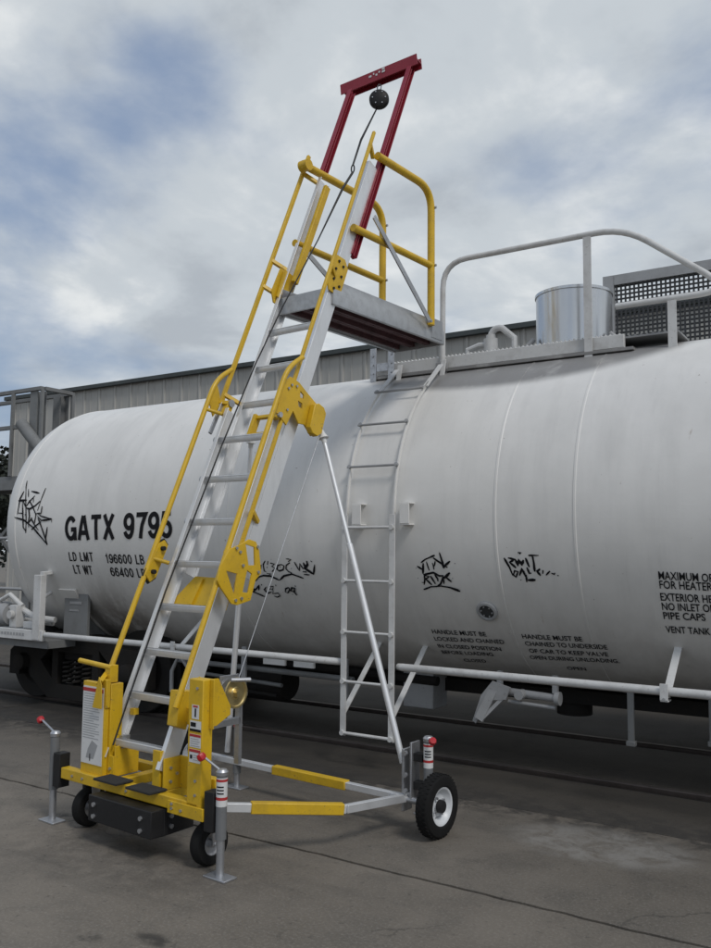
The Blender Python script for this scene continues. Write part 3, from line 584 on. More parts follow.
# truck: wheels, side frames, springs
WR = .455; WZ = WR+.012
TC = -8.30
def wheel_profile(): return [(0, .0005), (0, .07), (.02, .09), (.03, .27), (.0, .30), (-.01, WR-.012), (.0, WR), (.09, WR+.004), (.115, WR+.028), (.13, WR+.022), (.135, .30), (.10, .27), (.08, .09), (.15, .07), (.15, .0005)]
for wx in (TC-.92, TC+.92):
    for y, s in ((7.02, 1), (8.78, -1)):
        q = MB(); q.lathe((wx, y, WZ), (0, s, 0), wheel_profile(), 44); q.build('wheel', 'truck', tank, smooth=30)
    q = MB(); q.tube([(wx, 6.9, WZ), (wx, 8.92, WZ)], .075, 14); q.build('axle', 'truck', tank)
for y in (6.84, 8.85):
    sf = [(-1.20, .30), (-1.20, .58), (-1.04, .70), (-.74, .72), (-.48, .84), (.48, .84), (.74, .72), (1.04, .70), (1.20, .58), (1.20, .30), (1.02, .30), (1.0, .40), (.84, .40), (.80, .30), (.48, .08), (-.48, .08), (-.80, .30), (-.84, .40), (-1.0, .40), (-1.02, .30)]
    def fr(x, z_, t, y=y): return (TC+x, y+.06+t, z_)
    curve_plate('side_frame', 'truck', tank, [sf, [(-.30, .24), (-.30, .62), (.30, .62), (.30, .24)], [(-.62, .50), (-.40, .68), (-.40, .30)], [(.62, .50), (.40, .68), (.40, .30)]], .12, fr)
    for dx in (-.17, 0, .17):
        q = MB(); q.tube([(TC+dx+.065*math.cos(t*.9), y+.06+.065*math.sin(t*.9), .25+t*.0075) for t in range(38)], .016, 6); q.build('spring', 'truck', tank)
    for dx in (-.92, .92):
        q = MB(); q.lathe((TC+dx, y-.06 if y < 8 else y+.06, WZ), (0, -1 if y < 8 else 1, 0), [(-.05, .10), (.03, .10), (.05, .07), (.05, .0005)], 16); s_ = q.build('axle_box', 'truck', tank)
q = MB(); q.box((TC-.46, 7.22, .12), (TC+.46, 7.30, .74)); q.build('brake_head', 'truck', tank, bevel=.02)
q = MB(); q.box((TC-.26, 6.9, .52), (TC+.26, 9.0, .76)); q.build('truck_bolster', 'truck', tank, bevel=.02)
q = MB(); q.box((TC-1.0, 6.92, .66), (TC+1.15, 7.5, .76)); q.build('brake_beam', 'truck', tank)
for o in [c for c in tank.children if c.name.split('.')[0] in ('wheel', 'axle', 'side_frame', 'spring', 'axle_box', 'brake_head', 'truck_bolster', 'brake_beam')]:
    c = o.copy(); col.objects.link(c); c.location = o.location+Vector((11.3, 0, 0))
# brake rigging right of the truck
for (a_, c_, r_, mt_) in (((-6.9, 7.1, .62), (-4.6, 7.1, .60), .028, 'steeld'), ((-6.7, 7.15, .50), (-5.5, 7.15, .46), .02, 'steeld'), ((-6.9, 7.2, .38), (-5.6, 7.2, .34), .018, 'truck'), ((-7.0, 7.5, .66), (-3.9, 7.5, .60), .045, 'truck')):
    q = MB(); q.tube([a_, c_], r_, 10); q.build('brake_rod', mt_, tank)
for x, z0, z1, y in ((-5.88, .36, .84, 7.0), (-4.66, .36, .80, 7.05), (-1.93, .36, .78, 6.95), (-1.36, .40, .78, 7.1)):
    q = MB(); q.bar((x, y, z0), (x, y, z1), .06 if x < -4 else .05, .03, up=(0, 1, 0)); q.box((x-.035, y-.03, z0-.02), (x+.035, y+.03, z0+.02)); q.build('hanger', 'gpaint' if x < -4 else 'steeld', tank, bevel=.006)
q = MB(); q.lathe((-6.5, 7.55, .42), (1, 0, 0), [(0, .0005), (0, .17), (.05, .2), (.75, .2), (.8, .17), (.8, .0005)], 24); q.build('air_reservoir', 'truck', tank)
q = MB(); q.box((-5.55, 6.9, .70), (-5.28, 6.93, .77)); q.build('tag_plate', 'wpaint', tank)
q = MB(); q.box((-5.17, 6.9, .70), (-4.93, 6.93, .77)); q.build('tag_plate', 'wpaint', tank)
q = MB(); q.box((-4.28, 7.5, .33), (-3.95, 7.8, .80)); q.build('heater_box', 'gpaint', tank, bevel=.01)
q = MB(); q.tube([(-6.6, 7.0, .50), (-6.75, 6.95, .70), (-6.85, 6.95, .52), (-6.85, 6.95, .30)], .022, 8); q.build('air_hose', 'gpaint', tank)
# outlet valve and handle
q = MB(); q.tube([(-2.98, 6.85, .68), (-2.46, 6.85, .66)], .032, 14); q.cyl((-2.50, 6.85, .66), (1, 0, 0), .055, .04, 14); q.cyl((-2.78, 6.85, .67), (0, -1, 0), .04, .09, 12); vo = q.build('outlet_valve', 'gpaint', tank)
q = MB(); q.bar((-3.0, 6.80, .72), (-3.13, 6.76, .44), .03, .075, up=(1, 0, 0)); q.bar((-2.92, 6.8, .64), (-3.10, 6.76, .45), .02, .03, up=(1, 0, 0)); q.prism([(-3.02, .76), (-2.86, .72), (-2.90, .62), (-3.06, .60), (-3.17, .40), (-3.20, .42), (-3.12, .64)], (1, 0, 0), (0, 0, 1), (0, 1, 0), (0, 6.78, 0), .02); q.build('valve_handle', 'gpaint', vo)
for x in (-2.98, -2.50):
    q = MB(); q.box((x-.02, 6.83, .70), (x+.02, 6.87, .84)); q.build('valve_strap', 'gpaint', tank)
q = MB(); q.tube([(-2.9, 6.84, .60), (-2.5, 6.84, .585)], .016, 8); q.build('valve_rod', 'gpaint', tank)
for X_ in (-2.72, .4):
    q = MB(); q.lathe((X_, YC, .36), (0, 0, 1), [(0, .0005), (0, .16), (.12, .16), (.14, .2), (.26, .2)], 24); q.build('bottom_outlet', 'truck', tank)
q = MB(); q.box((-7.6, 7.75, .48), (3, 8.15, .60)); q.build('centre_pipe_cover', 'truck', tank)
#PART3
# ------------------------------------------------------------------ rolling access ladder
CO = Vector((-4.138, 3.871, 0)); CR = -rad(4.9)
cart = thing('access_ladder', 'tall yellow and aluminium wheeled access ladder with red top frame leaning to the tank car', 'ladder', CO, CR)
AL = rad(67.3); ca, sa = math.cos(AL), math.sin(AL)
S_ = Vector((0, ca, sa)); N_ = Vector((0, -sa, ca)); X_ = Vector((1, 0, 0))
def LP(x, s, n): return Vector((x, 0, 0))+S_*s+N_*n
XL, XR = -.31, .25
BV = .0025
def channel(x, sg, s0, s1, n0, n1, name, mat='alu', fl=.036, t=.005):
    """C section along the ladder, web at x, flanges pointing inwards"""
    pts = [(0, n0), (sg*fl, n0), (sg*fl, n0+t), (sg*t, n0+t), (sg*t, n1-t), (sg*fl, n1-t), (sg*fl, n1), (0, n1)]
    q = MB(); q.prism(pts, X_, N_, S_, LP(x, s0, 0), s1-s0); return q.build(name, mat, cart, bevel=.0015)
# lower (front) and upper (rear) stiles
for x, sg in ((XL, 1), (XR, -1)):
    a = channel(x, sg, .46, 3.06, .060, .180, 'lower_stile')
    c = channel(x-sg*.001, sg, 1.78, 5.48, -.062, .058, 'upper_stile')
def rung(s, n, x0=XL+.006, x1=XR-.006, bolts=False):
    pts = [(-.023, -.016), (-.016, -.026), (.016, -.026), (.023, -.016), (.023, .010), (.026, .014), (.025, .019), (-.025, .019), (-.026, .014), (-.023, .010)]
    q = MB(); v0 = LP(x0, s, n)
    q.prism(pts, N_*0+Vector((0, 1, 0)), Vector((0, 0, 1)), X_, v0, x1-x0); r = q.build('rung', 'alu', cart)
    q = MB()
    for k in range(4): q.box((x0, v0.y-.016+k*.009, v0.z+.0192), (x1, v0.y-.012+k*.009, v0.z+.0215))
    q.build('tread_ridges', 'alu2', r); r.children[0]['kind'] = 'stuff'
    return r
for s in (.576, .883, 1.179, 1.495, 1.813, 2.134, 2.477, 2.807): rung(s, .128)
for s, n in ((3.169, .03), (3.509, .01), (3.869, .0)): rung(s, n)
# guide blocks with bolts on the left stile
for s in (2.134, 2.477, 2.807, 3.13):
    q = MB(); p = LP(XL-.004, s, .13); q.cyl(p, (-1, 0, 0), .03, .035, 14); q.cyl(p-X_*.035, (-1, 0, 0), .014, .015, 6); q.build('guide_roller', 'galv', cart)
# lower handrails
def handrail(x, bot):
    pts = [LP(x, bot, .285), LP(x, 3.0, .285)]+arc(LP(x, 3.0, .285), LP(x, 3.26, .285), LP(x, 3.42, .175), .12)+[LP(x, 3.42, .175)]
    q = MB(); q.tube(pts, .019, 12); return q.build('lower_handrail', 'yellow', cart)
handrail(-.40, .78); handrail(.335, .82)
for x, sx in ((-.40, XL), (.335, XR)):
    for s in (1.79, 3.0):
        q = MB(); q.tube([LP(x, s, .285), LP(sx, s, .19)], .014, 10); q.build('standoff', 'yellow', cart)
# upper handrail bars on the fly section
def flatbar(x, s0, s1, n, name='upper_handrail', w=.036, h=.034, mat='yellow'):
    q = MB(); q.bar(LP(x, s0, n), LP(x, s1, n), w, h, up=N_); return q.build(name, mat, cart, bevel=.004)
flatbar(-.40, 3.12, 5.66, .165, w=.026); flatbar(.29, 1.90, 5.70, .145, w=.024, h=.026)
for x, sx, n, l in ((-.40, XL, .165, (3.2, 4.24, 4.5, 5.46)), (.29, XR, .145, (2.2, 3.2, 4.3, 5.56))):
    for s in l:
        q = MB(); q.bar(LP(x, s, n), LP(sx, s-.03, .03), .03, .03, up=S_); q.build('standoff', 'yellow', cart, bevel=.002)
# middle brackets
def frR(x0, sg=1):
    return lambda a, c, t: LP(x0+t*sg, a, c)
rp = lambda pts: [(a, c) for a, c in pts]
for x0 in (.365,):
    pl = curve_plate('slide_bracket', 'yellow', cart, [[(1.72, .33), (1.85, .30), (1.90, .24), (1.98, .16), (1.99, .10), (1.95, .05), (1.87, .00), (1.82, -.03), (1.76, .0), (1.62, -.01), (1.55, .09), (1.54, .14), (1.60, .27), (1.63, .315)],
        [(1.715, .275), (1.735, .17), (1.59, .135)], [(1.94, .185), (1.955, .095), (1.845, .04), (1.82, .10)], [(1.79, .10), (1.785, .045), (1.655, .025), (1.64, .08)]], .010, frR(x0))
    if x0 == .365:
        for a, c in ((1.80, .15), (1.60, .075), (1.88, .25), (1.87, .21), (1.57, .12), (1.815, .0), (1.965, .075)):
            q = MB(); q.cyl(LP(x0+.005, a, c), X_, .011, .012, 6); q.build('bolt', 'galv', pl)
curve_plate('slide_bracket', 'yellow', cart, [[(1.66, .295), (1.90, .275), (1.94, .24), (1.92, .20), (1.68, .205), (1.63, .24)]], .012, frR(-.385))
curve_plate('slide_bracket_pad', 'black', cart, [[(1.65, .305), (1.915, .283), (1.955, .24), (1.93, .19), (1.67, .195), (1.615, .24)]], .010, frR(-.397))
for s in (1.64, 1.86):
    q = MB(); q.bar(LP(.255, s, .22), LP(.37, s, .22), .028, .05, up=N_); q.build('bracket_spacer', 'yellow', cart, bevel=.002)
for s_p, n_p in ((1.70, .25), (1.88, .24)):
    q = MB(); q.cyl(LP(-.40, s_p, n_p), X_, .016, .05, 10); q.build('bracket_pin', 'black', cart)
q = MB(); q.prism([(-.30, 1.49), (.24, 1.52), (.24, 1.74), (-.16, 1.75), (-.28, 1.60)], X_, S_, N_, LP(0, 0, .045), .010); cp = q.build('cross_plate', 'yellow', cart, bevel=.002)
q = MB(); q.bar(LP(-.10, 1.54, .062), LP(-.07, 1.73, .062), .03, .02, up=N_); q.build('rib', 'yellow', cp)
# top-of-lower-section brackets
for x0, sg in ((.30, 1),):
    pl = curve_plate('latch_bracket', 'yellow', cart, [[(3.16, .25), (3.24, .20), (3.25, .10), (3.23, .01), (3.20, -.16), (3.06, -.235), (2.96, -.17), (3.00, -.07), (2.975, -.01), (3.03, .08), (2.90, .10), (2.93, .22)],
        [(3.205, .072), (3.195, .02), (3.165, .012), (3.155, .055)], [(3.125, .066), (3.13, .012), (3.09, -.005), (3.085, .04)]], .010, frR(x0))
    for a, c in ((3.21, .12), (3.19, .17), (3.0, .14), (3.15, .19), (3.07, -.13)):
        q = MB(); q.cyl(LP(x0+.005*sg, a, c), X_*sg, .010, .012, 6); q.build('bolt', 'galv', pl)
    q = MB(); q.prism([(3.16, -.06), (3.19, -.10), (3.19, -.16), (3.16, -.20), (3.00, -.215), (2.955, -.18), (2.95, -.12), (2.98, -.08)], S_, N_, X_*sg, LP(x0+sg*.012, 0, 0), .05); q.build('pulley_box', 'yellow', cart, bevel=.006)
    q = MB(); q.bar(LP(x0-.03*sg, 3.17, .19), LP(x0-.03*sg, 2.9, .19), .055, .045, up=N_); q.build('latch_arm', 'yellow', cart, bevel=.003)
for x_ in (-.40,):
    q = MB(); q.prism([(3.06, .275), (3.24, .275), (3.16, .20), (3.06, .17), (2.98, .20)], S_, N_, X_, LP(x_, 0, 0), .01); q.bar(LP(-.395, 3.12, .18), LP(-.33, 3.12, .15), .03, .03, up=S_); q.build('handrail_gusset', 'yellow', cart, bevel=.002)
    q = MB(); q.bar(LP(-.35, 3.13, .13), LP(-.35, 3.02, .13), .05, .06, up=N_); q.build('clip', 'yellow', cart, bevel=.004)
    q = MB(); q.bar(LP(-.375, 3.12, .17), LP(-.375, 2.84, .185), .016, .03, up=N_); q.build('guide_strip', 'galv', cart, bevel=.002)
q = MB(); q.cyl(LP(.285, 2.93, .19), X_, .02, .035, 12); q.build('latch_roller', 'galv', cart)
# hinged yellow gate frame behind the rungs
for a_, c_ in (((-.08, 3.03, .04), (.235, 3.03, .04)), ((-.08, 2.88, .04), (.235, 2.88, .04))):
    q = MB(); q.bar(LP(*a_), LP(*c_), .026, .03, up=N_); q.build('gate_bar', 'yellow', cart, bevel=.002)
q = MB(); q.bar(LP(-.095, 2.86, .04), LP(-.095, 3.05, .04), .03, .06, up=N_); q.build('gate_bar', 'yellow', cart, bevel=.002)
# top brackets at the platform
for x0, sg in ((.262, 1), (-.322, -1)):
    pl = curve_plate('top_bracket', 'yellow', cart, [[(4.44, .115), (4.47, .0), (4.42, -.06), (4.20, -.06), (4.14, .0), (4.13, .07), (4.20, .125)]], .008, frR(x0))
    for a, c in ((4.41, .06), (4.40, .0), (4.33, .07), (4.31, -.01), (4.24, .06), (4.22, -.02), (4.17, .03)):
        q = MB(); q.cyl(LP(x0+sg*.004, a, c), X_*sg, .011, .012, 6); q.build('bolt', 'black', pl)
q = MB(); q.prism([(4.44, .09), (4.46, -.05), (4.18, -.06), (4.18, .08)], S_, N_, X_, LP(XL+.008, 0, 0), .01); q.build('top_bracket', 'yellow', cart)

# platform: two side rails, near and far caps, three planks
PZ0, PZ1, PY0, PY1 = 3.735, 3.955, 1.58, 3.20
for x, sg in ((-.305, 1), (.27, -1)):
    q = MB(); q.bar((x, PY0, PZ0), (x, PY1, PZ0), 0, 0, pts=[(-sg*0, 0), (sg*.032, 0), (sg*.032, .012), (sg*.008, .012), (sg*.008, .115), (sg*.045, .17), (sg*.045, .21), (sg*.037, .21), (sg*.037, .172), (0, .118)]); q.build('side_rail', 'alu2', cart)
q = MB(); q.box((-.30, PY0-.004, PZ0), (.262, PY0+.012, PZ0+.14)); q.build('end_channel', 'alu2', cart, bevel=.003)
q = MB(); q.box((-.29, PY1-.014, PZ0-.005), (.262, PY1+.002, PZ0+.12)); q.build('end_channel', 'alu2', cart, bevel=.003)
for i in range(3):
    x = -.245+i*.172
    q = MB(); q.bar((x+.08, PY0+.014, PZ0+.02), (x+.08, PY1-.016, PZ0+.02), 0, 0, pts=[(-.082, 0), (-.058, 0), (-.058, .04), (.058, .04), (.058, 0), (.082, 0), (.082, .075), (-.082, .075)]); q.build('deck_plank', 'plank', cart)
q = MB(); q.tube([Vector((-.27+.0, 2.32+.075*math.cos(t*math.tau/18), 4.045+.075*math.sin(t*math.tau/18))) for t in range(19)], .022, 8); q.box((-.30, 2.26, 3.9), (-.25, 2.38, 3.985)); q.build('tie_ring', 'alu2', cart)
# platform handrails
for x in (.285, -.325):
    ye_ = 2.95 if x > 0 else 3.04
    p = [Vector((x, 1.86 if x < 0 else 2.12, 5.13))]+arc((x, 2.0, 5.13), (x, ye_, 5.13), (x, ye_, 3.6), .22, 8)+[Vector((x, ye_, 3.86))]
    q = MB(); q.tube(p, .034, 16); h_ = q.build('platform_handrail', 'yellow', cart)
    q = MB(); q.tube([(x, 1.80 if x > 0 else 1.78, 4.41), (x, ye_, 4.41)], .031, 14); q.build('mid_rail', 'yellow', cart)
    for z_ in (4.95, 4.41):
        q = MB(); q.cyl((x+.03, ye_+.01, z_), (1, 0, 0), .012, .02, 6); q.build('bolt', 'galv', h_)
    q = MB(); q.bar((x+.045, 2.02 if x > 0 else 1.86, 4.56 if x > 0 else 4.36), (x+.045, 2.86, 3.87), .05, .012, up=(1, 0, 0)); q.build('platform_brace', 'alu2', cart, bevel=.002)
    q = MB(); q.cyl((x+.05, 2.86, 3.87), (1, 0, 0), .014, .018, 6); q.build('bolt', 'galv', cart)
q = MB(); q.box((.26, 2.98, 3.76), (.275, 3.16, 3.94)); q.build('handrail_socket', 'alu2', cart, bevel=.002)
q = MB(); q.cyl((-.37, 1.9, 5.13), (1, 0, 0), .05, .09, 16); q.build('pivot_clamp', 'yellow', cart)
flatbar(-.235, 4.36, 5.40, -.005, 'davit_socket', .034, .06)
# red davit frame
def redleg(x, s0, s1, n):
    pts = [(-.024, -.034), (.024, -.034), (.024, -.027), (-.017, -.027), (-.017, .027), (.024, .027), (.024, .034), (-.024, .034)]
    q = MB(); q.bar(LP(x, s0, n), LP(x, s1, n), 0, 0, up=N_, pts=pts); o = q.build('davit_leg', 'red', cart, bevel=.0015)
    q = MB(); q.bar(LP(x+.002, s0+.004, n), LP(x+.002, s1-.004, n), .022, .012, up=N_); q.build('inner_strip', 'red', o)
redleg(-.335, 5.56, 6.60, .0); redleg(.245, 4.58, 6.72, -.085)
bp = [(-.055, -.035), (-.055, .035), (-.047, .035), (-.047, -.027), (.047, -.027), (.047, .035), (.055, .035), (.055, -.035)]
q = MB(); q.bar((-.48, 2.60, 6.155), (.31, 2.71, 6.235), 0, 0, pts=[(-.05, -.05), (-.05, .05), (-.042, .05), (-.042, .006), (.042, .006), (.042, .05), (.05, .05), (.05, -.05), (.042, -.05), (.042, -.006), (-.042, -.006), (-.042, -.05)]); bm_ = q.build('davit_beam', 'red', cart)
q = MB()
for k, (u, w_, dz) in enumerate(((-.10, .03, 0), (-.055, .012, .012), (-.03, .02, -.006), (.0, .018, .01), (.035, .035, .0), (.036, .03, .026))):
    t = (u-.07+.48)/.79; q.box((u-.07, 2.60+.11*t-.053, 6.155+.08*t+dz), (u-.07+w_, 2.60+.11*t-.0505, 6.155+.08*t+.018+dz))
q.build('white_marking', 'label', bm_)
# struts
def strut(name_, a, c, ub=.5, r0=.016, r1=.022):
    a, c = Vector(a), Vector(c); mid = a+(c-a)*ub
    q = MB(); q.tube([a, mid], r0, 14); s = q.build(name_, 'alu', cart)
    q = MB(); q.tube([mid-(c-a).normalized()*.05, mid-(c-a).normalized()*.045, c], [r0+.001, r1, r1], 14); q.build('outer_tube', 'alu', s)
    q = MB(); q.lathe(a-(c-a).normalized()*.03, (c-a), [(0, .012), (.03, .02), (.07, .04), (.075, .02), (.11, .018)], 14); q.build('ferrule', 'label', s)
strut('strut', LP(.335, 3.02, -.245), (1.085, 1.38, .42), .38)
strut('strut', LP(-.335, 3.0, -.18), (-.56, 1.36, .26), .4)
# rear frame
q = MB(); q.bar((-.80, 1.37, .20), (1.14, 1.37, .20), .045, .045); q.build('rear_tube', 'alu', cart, bevel=.004)
q = MB(); q.bar((-.07, 1.37, .20), (.62, 1.37, .20), .062, .062); q.build('yellow_sleeve', 'yellow', cart, bevel=.005)
K = Vector((1.06, .80, .245))
A_ = Vector((.62, .16, .315))
q = MB(); q.bar(A_, K, .04, .05); q.bar(K, (1.12, 1.36, .205), .04, .05); q.build('side_tube', 'alu', cart, bevel=.003)
q = MB(); q.bar(A_.lerp(K, .24), K.lerp(A_, .02), .055, .066); q.build('yellow_sleeve', 'yellow', cart, bevel=.005)
q = MB(); q.bar((-.52, .16, .315), (-.80, 1.36, .205), .04, .05); q.build('side_tube', 'alu', cart, bevel=.003)
# rear wheels
def rear_wheel(cx, cy, R_, Wd, rimm='rim', name_='rear_wheel'):
    h = Wd/2
    q = MB(); q.lathe((cx, cy, R_), (1, 0, 0), [(-h*.7, R_*.58), (-h*.95, R_*.66), (-h, R_*.80), (-h*.86, R_*.93), (-h*.6, R_*.985), (-h*.2, R_), (h*.2, R_), (h*.6, R_*.985), (h*.86, R_*.93), (h, R_*.80), (h*.95, R_*.66), (h*.7, R_*.58)], 48); wh = q.build(name_, 'rubber', cart, smooth=25)
    q = MB()
    for k in range(40):
        a = k*math.tau/40
        for sx, da in ((-.48, 0), (0, .08), (.48, 0)):
            c = Vector((cx+sx*h, cy+(R_-.001)*math.cos(a+da), R_+(R_-.001)*math.sin(a+da))); t = Vector((0, -math.sin(a+da), math.cos(a+da)))
            q.bar(c-t*.006, c+t*.006, .38*h, .006, up=Vector((0, math.cos(a+da), math.sin(a+da))))
    q.build('tread_blocks', 'rubber', wh); 
    for ch in wh.children: ch['kind'] = 'stuff'
    q = MB(); q.lathe((cx, cy, R_), (1, 0, 0), [(-h*.75, R_*.60), (-h*.3, R_*.5), (h*.05, R_*.40), (h*.05, R_*.18), (h*.3, R_*.16), (h*.3, R_*.0005)], 36); q.lathe((cx, cy, R_), (1, 0, 0), [(h*.05, R_*.40), (h*.35, R_*.50), (h*.72, R_*.55), (h*.80, R_*.60), (h*.74, R_*.62), (h*.6, R_*.59)], 36); rm = q.build('rim', rimm, wh, smooth=40)
    q = MB(); q.lathe((cx, cy, R_), (1, 0, 0), [(h*.3, R_*.21), (h*.9, R_*.19), (h*.98, R_*.13), (h*.98, .0005)], 20); q.build('hub_cap', 'black', rm)
    for k in range(4):
        a = k*math.pi/2+.5; q = MB(); q.cyl((cx+h*.06, cy+R_*.30*math.cos(a), R_+R_*.30*math.sin(a)), (1, 0, 0), .009, .02, 6); q.build('lug_nut', 'galv', rm)
    return wh
rear_wheel(1.365, 1.36, .198, .105); rear_wheel(-.92, 1.30, .198, .105)
for x_, y_ in ((1.0, 1.36), (-1.0, 1.30)):
    q = MB(); q.cyl((x_, y_, .198), (1, 0, 0), .022, .34, 12); q.build('axle', 'galv', cart)
# rear bracket and jacks
q = MB(); q.box((1.10, 1.34, .12), (1.118, 1.44, .52)); q.box((1.165, 1.34, .2), (1.18, 1.44, .57)); q.box((1.118, 1.36, .18), (1.165, 1.42, .24)); rb_ = q.build('rear_bracket', 'galv', cart, bevel=.003)
for z_ in (.26, .36, .50): q = MB(); q.cyl((1.14, 1.335, z_), (0, -1, 0), .016, .02, 8); q.build('bolt', 'galv', rb_)
for z_ in (.27, .45):
    q = MB(); q.box((1.18, 1.36, z_), (1.25, 1.42, z_+.05)); q.build('jack_arm', 'black', cart)
def jack(x, y, base, kn, labelled=True, lift=0):
    q = MB(); q.tube([(x, y, base+.012), (x, y, .40+lift)], .023, 14); j = q.build('jack', 'galv', cart)
    q = MB(); q.box((x-.085, y-.05, base), (x+.085, y+.05, base+.012)); q.build('foot_plate', 'galv', j, bevel=.003)
    q = MB(); q.lathe((x, y, .21+lift), (0, 0, 1), [(0, .024), (0, .031), (.345, .031), (.345, .024)], 16); q.build('sleeve', 'pale', j)
    q = MB(); q.lathe((x, y, .555+lift), (0, 0, 1), [(0, .026), (.002, .034), (.022, .036), (.035, .026), (.04, .0005)], 16); cp_ = q.build('cap', 'galv', j)
    if labelled:
        q = MB(); q.lathe((x, y, .39+lift), (0, 0, 1), [(0, .0312), (.0, .0318), (.155, .0318), (.155, .0312)], 18); lb = q.build('jack_label', 'label', j)
        for z_, hh in ((.425, .016), (.525, .014)):
            q = MB(); q.lathe((x, y, z_+lift), (0, 0, 1), [(0, .0319), (.0, .0324), (hh, .0324), (hh, .0319)], 18); q.build('red_band', 'redprint', lb)
        q = MB()
        for k in range(3): q.lathe((x, y, .458+k*.018+lift), (0, 0, 1), [(0, .0319), (.0, .0322), (.008, .0322), (.008, .0319)], 8, -2.6, -1.2)
        q.build('label_print', 'print', lb)
    k0 = Vector((x, y, .575+lift)); k1 = Vector(kn)
    q = MB(); q.tube([k0, k0.lerp(k1, .5), k1], .007, 8); q.build('crank', 'galv', j)
    q = MB(); q.lathe(k1-Vector((0, 0, .02)), (k1-k0).normalized()+Vector((0, 0, .6)), [(0, .010), (.005, .022), (.022, .027), (.04, .022), (.046, .0005)], 8); q.build('crank_knob', 'knob', j)
    return j
jack(-.812, .0, 0, (-.98, .0, .645), False); jack(.805, .0, 0, (.715, -.06, .655)); jack(1.285, 1.38, .12, (1.35, 1.32, .615), True, .03); jack(-.47, 1.38, .0, (-.40, 1.30, .50), False, -.10)
for x0, x1 in ((-.775, -.70), (.70, .775)):
    q = MB(); q.box((x0, -.035, .24), (x1, .045, .46)); q.build('jack_mount', 'black', cart, bevel=.004)
# front base
q = MB(); q.box((-.69, -.03, .305), (.64, .035, .375)); q.build('front_beam', 'yellow', cart, bevel=.005)
q = MB(); q.box((-.70, -.025, .31), (-.691, .03, .37)); q.build('beam_end', 'black', cart)
for x in (-.50, -.18, .24):
    q = MB(); q.box((x-.035, .037, .31), (x+.035, .42, .37)); q.build('base_tube', 'yellow', cart, bevel=.005)
    q = MB(); q.box((x-.03, .4205, .315), (x+.03, .4225, .365)); q.build('tube_end', 'black', cart)
q = MB(); q.box((-.55, .424, .305), (.30, .48, .37)); q.build('rear_beam', 'yellow', cart, bevel=.005)
q = MB(); q.box((.40, -.045, .29), (.70, -.032, .36)); q.build('beam_plate', 'yellow', cart, bevel=.002)
for x_, z_ in ((.44, .32), (.52, .32), (.44, .345), (-.45, .34), (-.56, .34), (.0, .34)):
    q = MB(); q.cyl((x_, -.045 if x_ > .4 else -.03, z_), (0, -1, 0), .009, .008, 6); q.build('bolt', 'galv', cart)
for z_ in (.42, .50, 1.02):
    q = MB(); q.cyl((.62, -.03, z_), (0, -1, 0), .009, .008, 6); q.build('bolt', 'galv', cart)
# black ballast box with bolts
q = MB(); q.box((-.24, -.13, .145), (.36, -.031, .30)); q.box((-.24, -.031, .145), (.36, .20, .295)); bb_ = q.build('ballast_box', 'black', cart, bevel=.005)
for x, z_ in ((-.18, .18), (-.18, .25), (.27, .18), (.27, .25)): q = MB(); q.cyl((x, -.13, z_), (0, -1, 0), .014, .012, 8); q.build('bolt', 'galv', bb_)
for y, z_ in ((.02, .19), (.02, .25)): q = MB(); q.cyl((.36, y, z_), (1, 0, 0), .014, .012, 8); q.build('bolt', 'galv', bb_)
for x in (-.13, .19):
    q = MB(); q.box((x-.115, -.10, .378), (x+.115, .035, .392)); q.build('step_pad', 'grip', cart, bevel=.004)
# ladder feet
q = MB(); q.box((-.37, .04, .372), (-.23, .052, .50)); q.box((-.37, .052, .372), (-.36, .20, .54)); q.box((-.24, .052, .372), (-.23, .24, .56)); fl_ = q.build('ladder_foot', 'yellow', cart, bevel=.002)
for x_ in (-.34, -.26): q = MB(); q.cyl((x_, .04, .42), (0, -1, 0), .010, .01, 6); q.build('bolt', 'galv', fl_)
q = MB(); q.box((-.255, .1, .54), (-.225, .16, .62)); q.build('hinge_clip', 'galv', cart)
q = MB(); q.box((.165, .03, .372), (.235, .045, .60)); q.box((.225, .045, .372), (.235, .12, .60)); q.build('ladder_foot', 'yellow', cart, bevel=.002)
q = MB(); q.box((.262, .03, .372), (.272, .17, .56)); q.box((.272, .155, .372), (.36, .17, .56)); fr_ = q.build('ladder_foot', 'yellow', cart, bevel=.002)
for y_, z_ in ((.08, .42), (.08, .50), (.13, .46)): q = MB(); q.cyl((.272, y_, z_), (1, 0, 0), .010, .01, 6); q.build('bolt', 'galv', fr_)
# right post with gusset and labels
q = MB(); q.box((.545, -.03, .30), (.665, .05, 1.07)); po = q.build('post', 'yellow', cart, bevel=.005)
q = MB(); q.prism([(.0, 1.072), (.05, 1.07), (.15, .90), (.15, .85), (.04, .80), (.0, .80)], (0, 1, 0), (0, 0, 1), (1, 0, 0), (.668, .03, 0), .008); q.box((.668, .02, .79), (.70, .028, 1.07)); q.build('gusset', 'yellow', cart, bevel=.002)
q = MB(); q.prism([(.0, 1.072), (.06, 1.04), (.16, .88), (.16, .78), (.06, .76), (.0, .78)], (0, 1, 0), (0, 0, 1), (1, 0, 0), (.535, .05, 0), .008); q.box((.545, .052, 1.0), (.66, .12, 1.008)); q.box((.30, .13, .76), (.53, .14, .86)); q.build('gusset', 'yellow', cart, bevel=.002)
def decal(x0, x1, z0, z1, y, mat, parent, name_='warning_label', t=.0012):
    q = MB(); q.box((x0, y-t, z0), (x1, y, z1)); return q.build(name_, mat, parent)
fy = -.0302
